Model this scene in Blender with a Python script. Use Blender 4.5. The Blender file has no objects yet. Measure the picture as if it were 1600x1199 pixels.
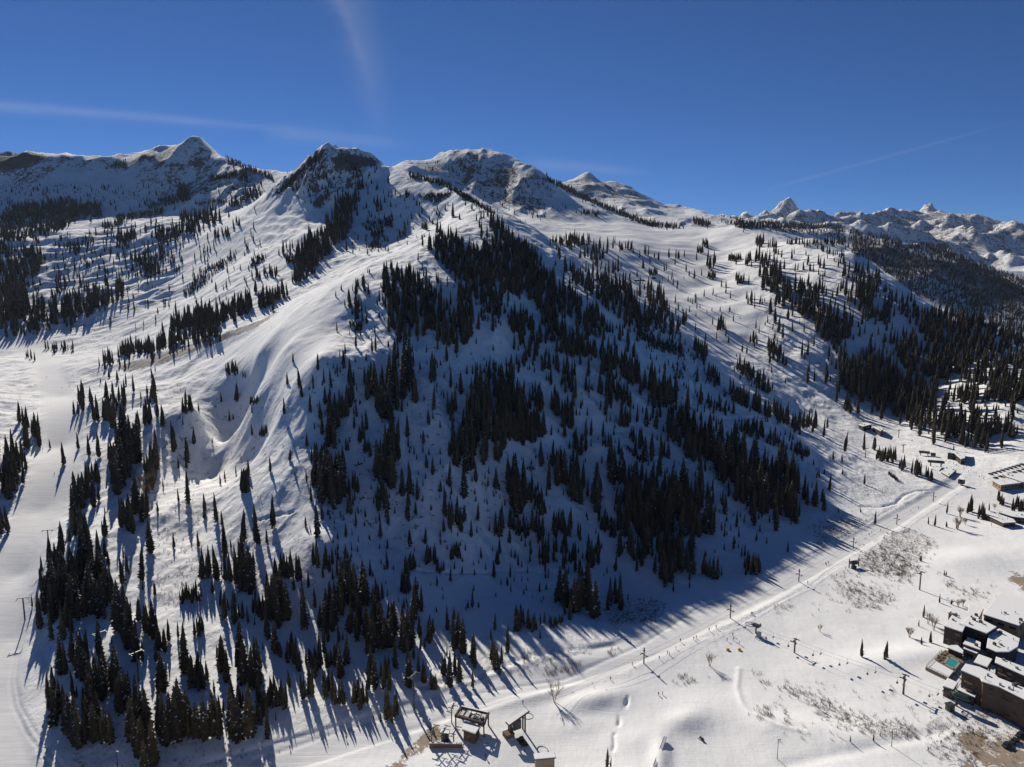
import bpy, bmesh, math, random
import numpy as np
from mathutils import Vector, Matrix
# ---------------------------------------------------------------- camera, world, sun, exposure
F_PX = 1142.0; PITCH = math.radians(8.5); CAM_H = 170.0
scene = bpy.context.scene
cam_data = bpy.data.cameras.new("camera"); cam = bpy.data.objects.new("camera", cam_data)
scene.collection.objects.link(cam); scene.camera = cam
cam.location = (0, 0, CAM_H); cam.rotation_euler = (math.pi/2 - PITCH, 0, 0)
cam_data.sensor_width = 36.0; cam_data.lens = 36.0*F_PX/1600.0
cam_data.clip_start = 1.0; cam_data.clip_end = 60000.0
SUN_AZ = math.radians(-25.0); SUN_EL = math.radians(27.5)        # azimuth from +Y, negative = left
S_DIR = Vector((math.sin(SUN_AZ)*math.cos(SUN_EL), math.cos(SUN_AZ)*math.cos(SUN_EL), math.sin(SUN_EL)))
sd = bpy.data.lights.new("sun", 'SUN'); sun = bpy.data.objects.new("sun", sd); scene.collection.objects.link(sun)
sd.energy = 5.0; sd.angle = math.radians(0.5); sd.color = (1.0, 0.935, 0.82)
sun.rotation_euler = S_DIR.to_track_quat('Z', 'Y').to_euler()
world = bpy.data.worlds.new("World"); scene.world = world; world.use_nodes = True
wn, wl = world.node_tree.nodes, world.node_tree.links
bg = wn['Background']; sky = wn.new('ShaderNodeTexSky'); sky.sky_type = 'NISHITA'; sky.sun_disc = False
sky.sun_elevation = SUN_EL; sky.sun_rotation = SUN_AZ
sky.altitude = 7000; sky.air_density = 1.15; sky.dust_density = 0.12; sky.ozone_density = 4.0
def wmath(op, a, b=None, clamp=False):
    x = wn.new('ShaderNodeMath'); x.operation = op; x.use_clamp = clamp
    for i, s in enumerate((a, b)):
        if s is None: continue
        if isinstance(s, (int, float)): x.inputs[i].default_value = s
        else: wl.new(s, x.inputs[i])
    return x.outputs[0]
tint = wn.new('ShaderNodeMix'); tint.data_type = 'RGBA'; tint.blend_type = 'MULTIPLY'; tint.inputs[0].default_value = 1.0
tint.inputs[7].default_value = (.54, .83, 1.14, 1); wl.new(sky.outputs[0], tint.inputs[6])
wtc = wn.new('ShaderNodeTexCoord'); wsep = wn.new('ShaderNodeSeparateXYZ'); wl.new(wtc.outputs['Generated'], wsep.inputs[0])
waz = wmath('ARCTAN2', wsep.outputs[0], wsep.outputs[1]); wel = wmath('ARCSINE', wsep.outputs[2])
def streak(az0, el0, az1, el1, w0, w1, strength, curve=0.0, ragged=1.0):
    """a thin cirrus streak or an old contrail along a line of the sky (degrees)"""
    a0, e0, a1, e1 = [math.radians(k) for k in (az0, el0, az1, el1)]; L = math.hypot(a1-a0, e1-e0); ta, te = (a1-a0)/L, (e1-e0)/L
    da, de = wmath('SUBTRACT', waz, a0), wmath('SUBTRACT', wel, e0)
    t = wmath('DIVIDE', wmath('ADD', wmath('MULTIPLY', da, ta), wmath('MULTIPLY', de, te)), L)
    d = wmath('SUBTRACT', wmath('MULTIPLY', de, ta), wmath('MULTIPLY', da, te))
    d = wmath('SUBTRACT', d, wmath('MULTIPLY', wmath('MULTIPLY', t, wmath('SUBTRACT', 1.0, t)), curve))
    nz = wn.new('ShaderNodeTexNoise'); nz.inputs['Scale'].default_value = 22; nz.inputs['Detail'].default_value = 8; nz.inputs['Roughness'].default_value = .72
    mp = wn.new('ShaderNodeMapping'); mp.inputs['Scale'].default_value = (.5, .5, 1.4); wl.new(wtc.outputs['Generated'], mp.inputs[0]); wl.new(mp.outputs[0], nz.inputs['Vector'])
    w = wmath('ADD', math.radians(w0), wmath('MULTIPLY', t, math.radians(w1-w0)))
    q = wmath('DIVIDE', wmath('ADD', d, wmath('MULTIPLY', wmath('SUBTRACT', nz.outputs[0], .5), wmath('MULTIPLY', w, ragged))), w)
    g = wmath('POWER', 2.718, wmath('MULTIPLY', wmath('MULTIPLY', q, q), -1.0))
    ends = wmath('MULTIPLY', wmath('MULTIPLY', t, 6.0, True), wmath('MULTIPLY', wmath('SUBTRACT', 1.0, t), 3.0, True))
    return wmath('MULTIPLY', wmath('MULTIPLY', g, ends), wmath('MULTIPLY', wmath('ADD', .35, wmath('MULTIPLY', nz.outputs[0], 1.2)), strength))
cov = streak(-42, 9.9, -15.3, 10.3, .42, .2, .12, .02)
for s_ in (streak(-14, 26, -9.6, 9.0, 1.8, .8, .08, .03, 1.5), streak(-13.6, 21, -10.4, 13, .5, .35, .05, .02), streak(18.0, 5.9, 34, 9.6, .12, .07, .06), streak(0.5, 8.4, 11, 7.4, .5, .3, .08), streak(-18.5, 10.2, -7, 9.5, .6, .3, .08)):
    cov = wmath('ADD', cov, s_, True)
cmix = wn.new('ShaderNodeMix'); cmix.data_type = 'RGBA'; wl.new(cov, cmix.inputs[0]); wl.new(tint.outputs[2], cmix.inputs[6]); cmix.inputs[7].default_value = (9.5, 9.8, 10.5, 1)
wl.new(cmix.outputs[2], bg.inputs[0]); bg.inputs[1].default_value = 0.056
scene.view_settings.view_transform = 'Standard'; scene.view_settings.look = 'None'
scene.view_settings.exposure = 0.2; scene.view_settings.gamma = 1.0
C = scene.collection
rng = np.random.default_rng(7); random.seed(7)

# ---------------------------------------------------------------- terrain control points
def ray(u, v):
    x = (u-800.0)/F_PX; y = -(v-599.5)/F_PX
    return x, math.cos(PITCH)+y*math.sin(PITCH), -math.sin(PITCH)+y*math.cos(PITCH)
CP = []
def Y_(*pts):                       # (u, v, forward distance)
    for u, v, d in pts:
        x, y, z = ray(u, v); t = d/y
        CP.append((x*t, d, CAM_H+z*t))
def Z_(*pts):                       # (u, v, height)
    for u, v, h in pts:
        x, y, z = ray(u, v); t = (h-CAM_H)/z
        CP.append((x*t, y*t, h))
# valley floor and lower slopes
Z_((-250,1300,0),(0,1300,-3),(400,1300,-3),(800,1300,-3),(1200,1300,-3),(1600,1300,0),(1850,1300,2),
   (-250,1199,2),(20,1199,0),(200,1199,0),(400,1199,0),(700,1199,0),(1000,1199,-.5),(1300,1199,-1),(1500,1199,0),(1850,1199,6),
   (-200,1080,5),(20,1100,2),(20,1000,5),(30,900,12),(60,800,22),(90,700,35),(100,620,48),(80,570,62),(-150,900,20),(-150,750,40),(-100,620,65),(0,640,50),
   (650,1120,0),(870,1070,0),(1000,1030,0),(1140,966,0),(1250,905,0),(1330,860,0),(1400,820,1),(1460,785,2),(1502,757,3),(1590,740,4),(1700,740,6),
   (1000,1110,-2),(1200,1060,-2),(1400,1000,-1),(1300,930,-1),(1500,900,2),(1500,1000,1),(1600,960,2),(1600,1100,1),(1480,1090,1.5),(1440,1055,1),(1520,1060,1.5),(1500,1140,.8),(720,1150,.5),(800,1150,.3),(1850,1050,3),(1850,880,5),(1450,870,1),(1600,850,3),(1200,1140,-1.5),
   (200,1160,2),(80,1000,8),(180,1000,12),(300,1100,4),(400,1120,3),(500,1100,3),(600,1070,4),(700,1060,2),(760,1030,2),(820,990,3),(900,975,2),(1000,975,0),(1080,950,0),(1200,890,1),(1250,860,1),(1290,805,3),(1350,760,6),(1450,740,5),
   (300,900,16),(230,950,12),(200,900,18),(120,850,26),(250,800,28),(200,700,46),(170,620,60),(290,840,20),(400,950,12),(500,950,14),(600,950,13),(500,1020,6),(330,1000,8),(600,1010,5),(700,960,5),
   (330,745,21),(350,700,29),(380,680,34),(300,640,62),(400,618,78),(440,640,78),(400,720,39),(340,790,30),(430,760,46),(430,850,27),(500,850,34),
   (400,560,98),(330,560,85),(350,520,108),(500,560,112),(480,620,88),(450,540,114))
Y_((560,430,690),(500,455,720),(440,487,780),(300,532,830),(170,577,810),(600,430,670),(640,415,690),(680,385,740),(700,372,790),
   (620,480,600),(560,520,590),(700,450,640),(600,600,510),(700,600,520),(800,600,560),(550,700,450),(700,720,450),(800,720,480),(900,720,510),(600,850,385),(700,880,385),(800,880,402),(900,880,412),(1000,880,420),(950,940,385),(800,480,650),(860,520,640),(950,600,590),(1000,700,530),(1080,680,570),(1100,780,490),(1180,760,530),(1150,860,440),(1200,800,490),
   (765,333,950),(740,345,900),(740,400,740),(800,400,780),(850,400,830),(900,445,770),(950,480,735),(1000,530,700),(1060,590,650),(1130,650,610),(1200,710,580),
   (870,382,960),(930,425,900),(1000,470,850),(1060,520,800),(1100,560,770),(1200,640,690),(1280,690,640),(1350,720,620))
# the bowl and the lit runs behind the main ridge
Y_((900,400,1200),(960,440,1150),(1040,500,1000),(1000,430,1300),(1100,450,1250),(1200,480,1080),(1150,560,930),(1250,650,780),(1350,700,700),(1120,500,1080),
   (900,372,1450),(950,372,1550),(1000,380,1500),(1100,378,1600),(1150,353,1750),(1200,358,1650),(1130,400,1450),(1100,410,1400),
   (1170,352,1650),(1270,374,1330),(1340,395,1180),(1400,440,1080),(1450,475,1020),(1520,505,960),(1600,540,900),(1750,600,850),
   (1250,440,1150),(1300,500,1000),(1300,600,880),(1400,560,925),(1400,640,835),(1450,620,840),(1550,600,790),(1600,660,700),(1500,680,720),(1550,695,690),(1750,700,680),(1600,600,760),(1700,620,730),
   (1330,430,1900),(1450,500,1500),(1600,570,1300))
# head of the bowl, the dome, the castle rocks, saddle
Y_((860,372,1500),(900,347,1780),(950,352,1750),(830,258,2150),(845,268,2120),(870,292,2050),(930,325,1950),(1000,348,1880),(1060,357,1850),(1110,357,1800),
   (820,320,1900),(850,350,1650),(780,300,2000),(720,290,2050),(740,260,2180),(730,229,2300),(757,232,2300),(695,238,2300),(640,245,2250),(790,242,2250),(612,256,2100),(720,340,1850),(800,365,1500),(810,370,1250),
   (540,237,1390),(525,236,1390),(512,232,1390),(502,232,1395),(496,242,1400),(555,240,1390),(575,243,1385),(588,250,1380),(598,268,1370),(606,262,1370),(470,262,1500),(440,283,1600),
   (650,277,1300),(625,268,1340),(675,285,1250),(700,293,1200),(720,304,1130),(740,318,1060),(560,290,1330),(600,305,1260),(640,350,1150),(570,340,1210),(600,385,1080),(550,395,1030),(500,420,980),(520,440,880),(690,340,1110),(670,372,1000),(620,400,860),
   (450,330,1350),(500,300,1330),(400,400,1180),(350,440,1100),(420,440,980),(450,400,1080),(480,370,1150),(520,330,1270),(440,465,880))
# left basin and the far left mountain
Y_((200,540,1000),(60,540,1050),(-150,560,1050),(300,510,930),(400,475,880),(120,500,1180),(0,500,1150),(-200,500,1200),(200,480,1200),(300,460,1200),(0,440,1400),(150,430,1450),(250,420,1450),(330,400,1400),
   (0,380,1650),(120,370,1700),(250,360,1700),(330,350,1700),(0,335,2100),(120,328,2140),(250,328,2120),(330,325,2020),(380,318,1930),(-200,400,1700),(-250,330,2000),
   (0,295,2290),(150,290,2300),(300,280,2330),(380,290,2150),(0,240,2450),(80,241,2450),(115,247,2450),(165,249,2450),(210,245,2460),(250,238,2480),(280,226,2500),(300,219,2520),(320,225,2500),(350,240,2400),(400,262,2280),(430,273,2150),(-250,250,2450),(0,300,3000),(250,300,3000))
# far ranges
Y_((890,281,3500),(920,273,3500),(940,288,3500),(962,289,3500),(980,294,3450),(1005,306,3400),(1040,322,3300),(860,280,3300),(920,310,3000),(1000,335,2700),
   (1060,324,3200),(1100,334,3200),(1150,343,3000),(1060,345,2400),(1130,350,2300),
   (1185,341,6500),(1212,334,6500),(1228,322,6500),(1234,322,6500),(1248,334,6500),(1275,332,6500),(1300,344,6500),(1330,345,7000),(1350,340,7000),(1378,339,7000),(1400,343,7000),(1415,335,7000),(1435,341,6800),
   (1480,336,6300),(1500,333,6200),(1525,329,6000),(1560,333,6000),(1600,348,5800),(1700,360,5800),(1850,350,5800),
   (1220,350,4500),(1300,356,4500),(1400,362,4600),(1450,368,4600),(1500,385,4400),(1600,410,4100),(1700,420,4100),
   (1240,352,2600),(1320,357,2700),(1405,375,2600),(1504,403,2450),(1600,440,2300),(1750,480,2200),(1350,380,2250),(1450,440,1950),(1560,500,1750),(1600,470,3000),(1500,430,3200))
for az in (-48,-36,-24,-12,0,12,24,36,48):     # low ground beyond everything
    a = math.radians(az)
    for r, h in ((11000, 60), (16000, 0)):
        CP.append((r*math.sin(a), r*math.cos(a), h))
for az in (-46,-30,-15,0):
    a = math.radians(az); CP.append((4800*math.sin(a), 4800*math.cos(a), 250))
# ground falls away again behind the skylines
for drop, far_k, pts in ((26, 1.14, ((0,240,2450),(80,241,2450),(115,247,2450),(165,249,2450),(210,245,2460),(250,238,2480),(280,226,2500),(300,219,2520),(320,225,2500),(350,240,2400),(400,262,2280),(430,273,2150))),
        (22, 1.10, ((540,237,1390),(512,232,1390),(575,243,1385),(598,268,1370),(470,262,1500),(440,283,1600))),
        (18, 1.14, ((830,258,2150),(845,268,2120),(870,292,2050),(930,325,1950),(1000,348,1880),(730,229,2300),(757,232,2300),(695,238,2300),(640,245,2250),(790,242,2250),(612,256,2100))),
        (18, 1.15, ((890,281,3500),(920,273,3500),(940,288,3500),(962,289,3500),(980,294,3450),(1005,306,3400),(1040,322,3300),(1060,324,3200),(1100,334,3200),(1150,343,3000))),
        (22, 1.18, ((1185,341,6500),(1212,334,6500),(1231,322,6500),(1248,334,6500),(1275,332,6500),(1300,344,6500),(1330,345,7000),(1378,339,7000),(1415,335,7000),(1435,341,6800),(1480,336,6300),(1525,329,6000),(1560,333,6000),(1600,348,5800),(1700,360,5800),(1850,350,5800))),
        (8, 1.08, ((1170,352,1650),(1270,374,1330),(1340,395,1180),(1400,440,1080),(1450,475,1020),(1520,505,960),(1600,540,900))),
        (10, 1.10, ((1320,357,2700),(1405,375,2600),(1504,403,2450),(1600,440,2300)))):
    Y_(*[(u, v+drop, d*far_k) for u, v, d in pts])
CP = np.array(CP)
NA, NR = 1150, 1250
R0, R1 = 120.0, 15000.0
AZ = np.radians(np.linspace(-47, 47, NA))
_k = np.linspace(0, 1, NR)
_lr = np.interp(_k, [0, .10, .67, .84, 1], np.log([R0, 220, 1500, 4000, R1]))
RR = np.exp(_lr)
S_A = 1.0
def feat(az, r): return np.stack([az*1.5, np.log(r)], -1)
cr = np.hypot(CP[:,0], CP[:,1]); caz = np.arctan2(CP[:,0], CP[:,1])
cf = feat(caz, cr); ce = (CP[:,2]-CAM_H)/cr
MQ = 0.009
def phi(d2): return np.sqrt(d2+MQ*MQ)
D2 = ((cf[:,None]-cf[None])**2).sum(-1)
n = len(CP); Amat = np.zeros((n+3, n+3)); Amat[:n,:n] = phi(D2) ; Amat[:n,:n] -= np.eye(n)*2e-3
Pm = np.concatenate([np.ones((n,1)), cf], 1); Amat[:n,n:] = Pm; Amat[n:,:n] = Pm.T
wts = np.linalg.solve(Amat, np.concatenate([ce, np.zeros(3)]))
def interp(az, r):
    f = feat(az, r); sh = f.shape[:-1]; f = f.reshape(-1, 2); out = np.empty(len(f))
    for i in range(0, len(f), 20000):
        q = f[i:i+20000]; d2 = ((q[:,None]-cf[None])**2).sum(-1)
        out[i:i+20000] = phi(d2)@wts[:n] + wts[n] + q@wts[n+1:]
    return out.reshape(sh)
# evaluate on a coarse grid then upsample bilinearly (smooth enough)
ca = np.linspace(AZ[0], AZ[-1], 384); ck = np.linspace(0, NR-1, 420)
EC = interp(*np.meshgrid(ca, np.exp(np.interp(ck, np.arange(NR), _lr)), indexing='xy'))
def bilin(img, y, x):
    y = np.clip(y, 0, img.shape[0]-1.001); x = np.clip(x, 0, img.shape[1]-1.001)
    yi = y.astype(int); xi = x.astype(int); fy = y-yi; fx = x-xi
    return (img[yi,xi]*(1-fy)*(1-fx)+img[yi+1,xi]*fy*(1-fx)+img[yi,xi+1]*(1-fy)*fx+img[yi+1,xi+1]*fy*fx)
gy, gx = np.meshgrid(np.linspace(0, 419, NR), np.linspace(0, 383, NA), indexing='ij')
def cubic_up(img, y, x):     # Catmull-Rom, separable
    def w(t): return (-.5*t+t*t-.5*t**3, 1-2.5*t*t+1.5*t**3, .5*t+2*t*t-1.5*t**3, -.5*t*t+.5*t**3)
    yi = np.clip(y.astype(int), 1, img.shape[0]-3); fy = y-yi
    xi = np.clip(x.astype(int), 1, img.shape[1]-3); fx = x-xi
    wy = w(fy[:,0]); tmp = sum(wy[k][:,None]*img[yi[:,0]-1+k] for k in range(4))
    wx = w(fx[0]); return sum(wx[k][None]*tmp[:, xi[0]-1+k] for k in range(4))
E0 = cubic_up(EC, gy, gx)
RG, AG = np.meshgrid(RR, AZ, indexing='ij')
GX = RG*np.sin(AG); GY = RG*np.cos(AG); GZ = CAM_H+E0*RG

# ---------------------------------------------------------------- noise
_perm = np.random.default_rng(3).permutation(512); _perm = np.concatenate([_perm, _perm])
_ga = np.random.default_rng(4).uniform(0, 2*np.pi, 512); _gc, _gs = np.cos(_ga), np.sin(_ga)
def perlin(x, y):
    xi = np.floor(x).astype(np.int64); yi = np.floor(y).astype(np.int64); xf = x-xi; yf = y-yi
    xi &= 511; yi &= 511; u = xf**3*(xf*(xf*6-15)+10); v = yf**3*(yf*(yf*6-15)+10)
    def g(i, j):
        h = _perm[_perm[(xi+i) & 511]+((yi+j) & 511)]
        return _gc[h]*(xf-i)+_gs[h]*(yf-j)
    a = g(0,0)+u*(g(1,0)-g(0,0)); b = g(0,1)+u*(g(1,1)-g(0,1))
    return (a+v*(b-a))*1.5
def fbm(x, y, o=4, ridged=False, gain=.5):
    s = 0; a = 1.0
    for k in range(o):
        p = perlin(x*2**k+17.3*k, y*2**k-9.1*k)
        s = s + a*((1-2*np.abs(p)) if ridged else p); a *= gain
    return s
def crag(x, y, o=6, gain=.9, lac=2.1):        # sharp-crested ridged multifractal, about 0..1
    s = 0; w = 1.0; a = 1.0; tot = 0
    for k in range(o):
        p = np.clip(1-np.abs(perlin(x*lac**k+31.7*k, y*lac**k-11.3*k))*1.5, 0, 1)**2*w
        s = s+p*a; tot += a; w = np.clip(p*1.9*gain, 0, 1); a *= .52
    return s/tot
# ---------------------------------------------------------------- land-cover masks (pixel polygons baked onto the ground)
def project(x, y, z):
    dz = z-CAM_H; yc = y*math.cos(PITCH)-dz*math.sin(PITCH); uu = y*math.sin(PITCH)+dz*math.cos(PITCH)
    yc = np.maximum(yc, 1)
    return 800+F_PX*x/yc, 599.5-F_PX*uu/yc
def in_poly(u, v, poly):
    u = np.asarray(u, float); v = np.asarray(v, float); c = np.zeros(u.shape, bool); m = len(poly)
    for i in range(m):
        x1, y1 = poly[i]; x2, y2 = poly[(i+1) % m]
        if y1 == y2: continue
        t = ((y1 > v) != (y2 > v)) & (u < (x2-x1)*(v-y1)/(y2-y1)+x1); c ^= t
    return c
_mv, _mu = np.meshgrid(np.arange(0, 1240, 2.5), np.arange(-100, 1700, 2.5), indexing='ij')
def blur(m, k):
    if k < 1: return m
    ker = np.ones(2*k+1)/(2*k+1)
    for _ in range(2):
        m = np.apply_along_axis(lambda r: np.convolve(r, ker, 'same'), 0, m)
        m = np.apply_along_axis(lambda r: np.convolve(r, ker, 'same'), 1, m)
    return m
def strip(pts, w):           # polyline with width -> polygon
    p = np.array(pts, float); ws = np.full(len(p), w) if np.isscalar(w) else np.array(w)
    t = np.gradient(p, axis=0); t /= np.linalg.norm(t, axis=1)[:,None]; nn = np.stack([-t[:,1], t[:,0]], 1)*ws[:,None]/2
    return [tuple(q) for q in np.concatenate([p+nn, (p-nn)[::-1]])]
def mask(polys, k=2, dmin=0, dmax=1e9, vals=None):
    m = np.zeros(_mu.shape)
    for i, pl in enumerate(polys): m = np.maximum(m, in_poly(_mu, _mv, pl)*(1.0 if vals is None else vals[i]))
    m = blur(m, k)
    U, V = project(GX, GY, GZ)
    r = bilin(m, V/2.5, (U+100)/2.5)
    return r*((RG > dmin) & (RG < dmax))
# ---------------------------------------------------------------- masks
def zp(off, sc, pts): return [(off[0]+x/sc, off[1]+y/sc) for x, y in pts]
R1_, R2_, R3_, R4_, R5_, R6_, R7_, R8_ = (0,180), (400,180), (800,220), (1150,290), (0,500), (400,500), (800,500), (1150,560)
R9_, R10_, R11_, R12_ = (0,860), (400,860), (800,860), (1150,860)
K1, K2 = 3.527, 3.538
RUN = [(-60,1260),(-60,900),(0,850),(30,790),(60,700),(62,620),(45,560),(0,535),(0,520),(60,535),(95,560),(118,610),(128,660),(125,740),(100,800),(78,850),(55,900),(42,960),(38,1030),(30,1100),(60,1199),(80,1260)]
LANE = strip([(330,1215),(520,1158),(700,1100),(870,1052),(1010,1008),(1141,950),(1248,898),(1333,850),(1401,812),(1458,777),(1502,750)], [50,46,44,44,40,36,32,28,24,20,18])
VALLEY = [(700,1110),(1000,1030),(1150,990),(1240,930),(1500,770),(1700,760),(1700,1300),(300,1300),(300,1200)]
BOWL = zp(R3_, K1, [(430,460),(700,470),(1100,480),(1300,500),(1280,650),(1250,800),(1400,900),(1400,1199),(1150,1199),(950,1000),(850,850),(640,780),(560,700)])
HUMP = [(300,545),(440,490),(560,430),(660,395),(600,440),(560,470),(520,560),(440,600),(380,560),(330,580)]
m_run = mask([RUN], 3); m_lane = mask([LANE], 1); m_valley = mask([VALLEY], 6); m_bowl = mask([BOWL], 5, 850); m_hump = mask([HUMP], 6, 500, 900)
m_smooth = np.clip(m_run+m_lane+m_valley*.75+m_bowl*.8+m_hump*.7, 0, 1)
LUMP = zp(R1_, K1, [(-200,560),(300,500),(800,500),(1250,440),(1300,500),(1000,700),(1000,1000),(500,1199),(-200,1100)])
m_lump = mask([LUMP], 8, 850, 2100)
CASTLE = zp(R2_, K1, [(20,430),(240,270),(340,170),(580,190),(700,250),(720,330),(600,330),(560,470),(430,480),(300,520),(330,440),(200,420),(80,470)])
m_castle = mask([CASTLE], 4, 1150, 1750)
DOME = [(612,250),(690,235),(760,228),(840,262),(870,295),(850,345),(790,330),(740,300),(680,275)]
m_dome = mask([DOME], 4, 1780, 2400)
BIGL = [(-60,225),(60,232),(200,240),(300,205),(430,270),(410,300),(380,330),(250,320),(200,270),(100,268),(60,290),(-60,310)]
m_bigl = mask([BIGL], 5, 2050, 3000)
far = np.clip((RG-4300)/900, 0, 1)*np.clip((12000-RG)/3000, 0, 1)
mid = np.clip((RG-1750)/500, 0, 1)*(1-far)
# relief
rough = 1-m_smooth
gate = np.clip((RG-200)/250, 0, 1)
SL = np.clip((GZ-3)/25, 0.12, 1)
dz = (fbm(GX/80, GY/80, 4)*1.7*SL + fbm(GX/24+5, GY/24, 3)*.35*SL)*rough*gate*np.clip(RG/500, .4, 1.6)
dz += rough*gate*np.clip(GZ/12, 0, 1)*np.clip((1400-RG)/400, 0, 1)*(fbm(GX/34+9, GY/52, 4, True)*1.5-.8)
dz += m_valley*fbm(GX/22, GY/30, 3)*.2 + m_bowl*fbm(GX/130, GY/90, 3)*4 + m_hump*fbm(GX/50, GY/35, 3)*.9
c28, s28 = math.cos(.6), math.sin(.6)
lx = GX*c28+GY*s28; ly = -GX*s28+GY*c28
dz += m_lump*(fbm(lx/160, ly/60, 4, True)*7-4)
dz += m_castle*(crag(lx/95, ly/60, 6)*26-10)
dz += m_dome*(crag(GX/170, GY/380, 6)*30-13)
dz += m_bigl*(crag(GX/260, GY/420, 6)*38-16)
# ribs running down the lit slope left of the rocks
m_rib = mask([zp(R2_, K1, [(-150,520),(380,220),(480,330),(330,520),(380,600),(240,730),(-150,780)])], 5, 950, 1600)
dz += m_rib*fbm((GX*.80+GY*.6)/45, (GX*-.6+GY*.8)/260, 3, True)*4
# gullies of the steep main face
m_face = mask([[(560,440),(680,385),(765,335),(900,440),(1290,780),(1080,900),(800,900),(620,860),(520,620)]], 8, 380, 960)
dz += m_face*(fbm(lx/60+3, ly/140, 4, True)*4-2.4)
dz += mid*(crag(GX/480, GY/480, 6)*30-16)*(1-m_dome)*(1-m_bigl)
dz += far*(crag(GX/1300+.3, GY/1300, 7)*260-150)
def bump(u, v, h, rx, ry=None, rot=0):
    ry = ry or rx; x, y, z = ray(u, v); t = -CAM_H/z; cx, cy = x*t, y*t
    dx, dy = GX-cx, GY-cy; a = math.cos(rot)*dx+math.sin(rot)*dy; b = -math.sin(rot)*dx+math.cos(rot)*dy
    return h*np.exp(-(a/rx)**2-(b/ry)**2)
for b in ((930,1092,2.4,15,6,.5),(1070,1122,1.9,9,6,.5),(1090,1100,1.2,16,10,.2),(1032,1180,2.0,3.5,11,-.25),(1000,1150,.9,12,8,.4),(900,1130,.7,14,6,.2),(1400,1030,2,30,10,.2),
          (730,1150,-.6,30,10,.3),(1520,880,2.5,30,16,.3),(1290,1140,1.4,30,9,-.3),(880,1040,1.2,20,5,.3),(830,1090,1,22,4,.4)):
    dz += bump(*b)
def trench(pts, w, h):       # polyline in pixels on the ground, width/depth in metres
    g = []
    for u, v in pts:
        x, y, z = ray(u, v); t = -CAM_H/z; g.append((x*t, y*t))
    out = np.full(GX.shape, 1e9)
    r0 = int(np.searchsorted(RR, min(math.hypot(*p) for p in g)*.93)); r1 = int(np.searchsorted(RR, max(math.hypot(*p) for p in g)*1.08))
    X, Y = GX[r0:r1], GY[r0:r1]; d = np.full(X.shape, 1e9)
    for (ax, ay), (bx, by) in zip(g[:-1], g[1:]):
        vx, vy = bx-ax, by-ay; t = np.clip(((X-ax)*vx+(Y-ay)*vy)/(vx*vx+vy*vy), 0, 1)
        d = np.minimum(d, np.hypot(X-ax-t*vx, Y-ay-t*vy))
    o = np.zeros(GX.shape); o[r0:r1] = h*np.exp(-(d/w)**2); return o
CREEK = [(985,1085),(975,1100),(972,1112),(964,1128),(962,1145),(958,1160),(956,1178),(948,1199)]
dz += trench([(u_+(3 if i_ % 2 else -3), v_) for i_, (u_, v_) in enumerate(CREEK)], .8, -.6)*np.clip(.6+1.3*fbm(GX/6, GY/6, 2), 0, 2)
CREEK2 = [(1345,798),(1375,798),(1400,792),(1412,780),(1430,774),(1450,773)]
dz += trench(CREEK2, 1.3, -.9)
dz += trench([(400,1188),(560,1138),(760,1085),(880,1063),(1000,1010),(1090,950),(1200,905),(1300,850),(1370,812),(1450,768)], 1.2, -.3)
dz += trench([(640,1140),(800,1090),(930,1060),(1010,1030),(1150,975),(1260,915),(1340,868)], 1.4, -.22)
dz += trench([(650,1080),(735,1065),(830,1030),(900,1018),(960,1010)], 2.0, -.5)
dz += trench([(1155,1040),(1152,1070),(1160,1095),(1172,1110),(1210,1130),(1260,1143)], 1.2, .35)
dz += trench([(1230,1185),(1340,1170),(1440,1150),(1480,1140)], 3, -.5)
# the cat track that crosses the face and the track down the left run
def coneY(u, v, Y, h, rad):
    x, y, z = ray(u, v); t = Y/y; cx, cy = x*t, Y
    d = np.hypot(GX-cx, GY-cy)/rad; return h*np.clip(1-d, 0, 1)**1.3
for b in ((1231,322,6500,28,330),(1275,332,6500,35,200),(1212,334,6500,20,160),(300,219,2520,8,110),(505,234,1392,7,16),(540,236,1390,3,20),(1530,330,6000,75,700),(1440,336,6800,15,260),(920,273,3500,30,150),(963,289,3500,22,110)):
    dz += coneY(*b)
for tk in ([(25,1040),(17,1075),(22,1110),(42,1150),(82,1199)], [(32,1030),(25,1075),(32,1110),(56,1150),(98,1199)], [(96,570),(117,620),(128,660),(133,700),(130,745)], [(60,700),(48,780),(30,850),(10,900)], [(70,650),(72,740),(40,830),(12,880)]):
    dz += trench(tk, .7, -.28)
dz += trench([(120,1199),(105,1150)], 2, 0)
GZ = GZ+dz
def path_mask(pts, w, lo=0, hi=1e9): return mask([strip(pts, w)], 0, lo, hi)
m_cat = np.clip(path_mask([(1090,565),(1083,590),(1086,615),(1078,640)], 4, 500, 800)+path_mask([(1100,653),(1150,655),(1200,651)], 2.5, 500, 800)+path_mask([(925,677),(950,678),(985,672)], 3, 400, 800)+path_mask([(640,890),(700,895),(800,893),(900,895)], 2.5, 300, 600)+path_mask([(395,815),(430,805),(460,800)], 3, 300, 700), 0, 1)
GZ -= m_cat*1.2
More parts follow.
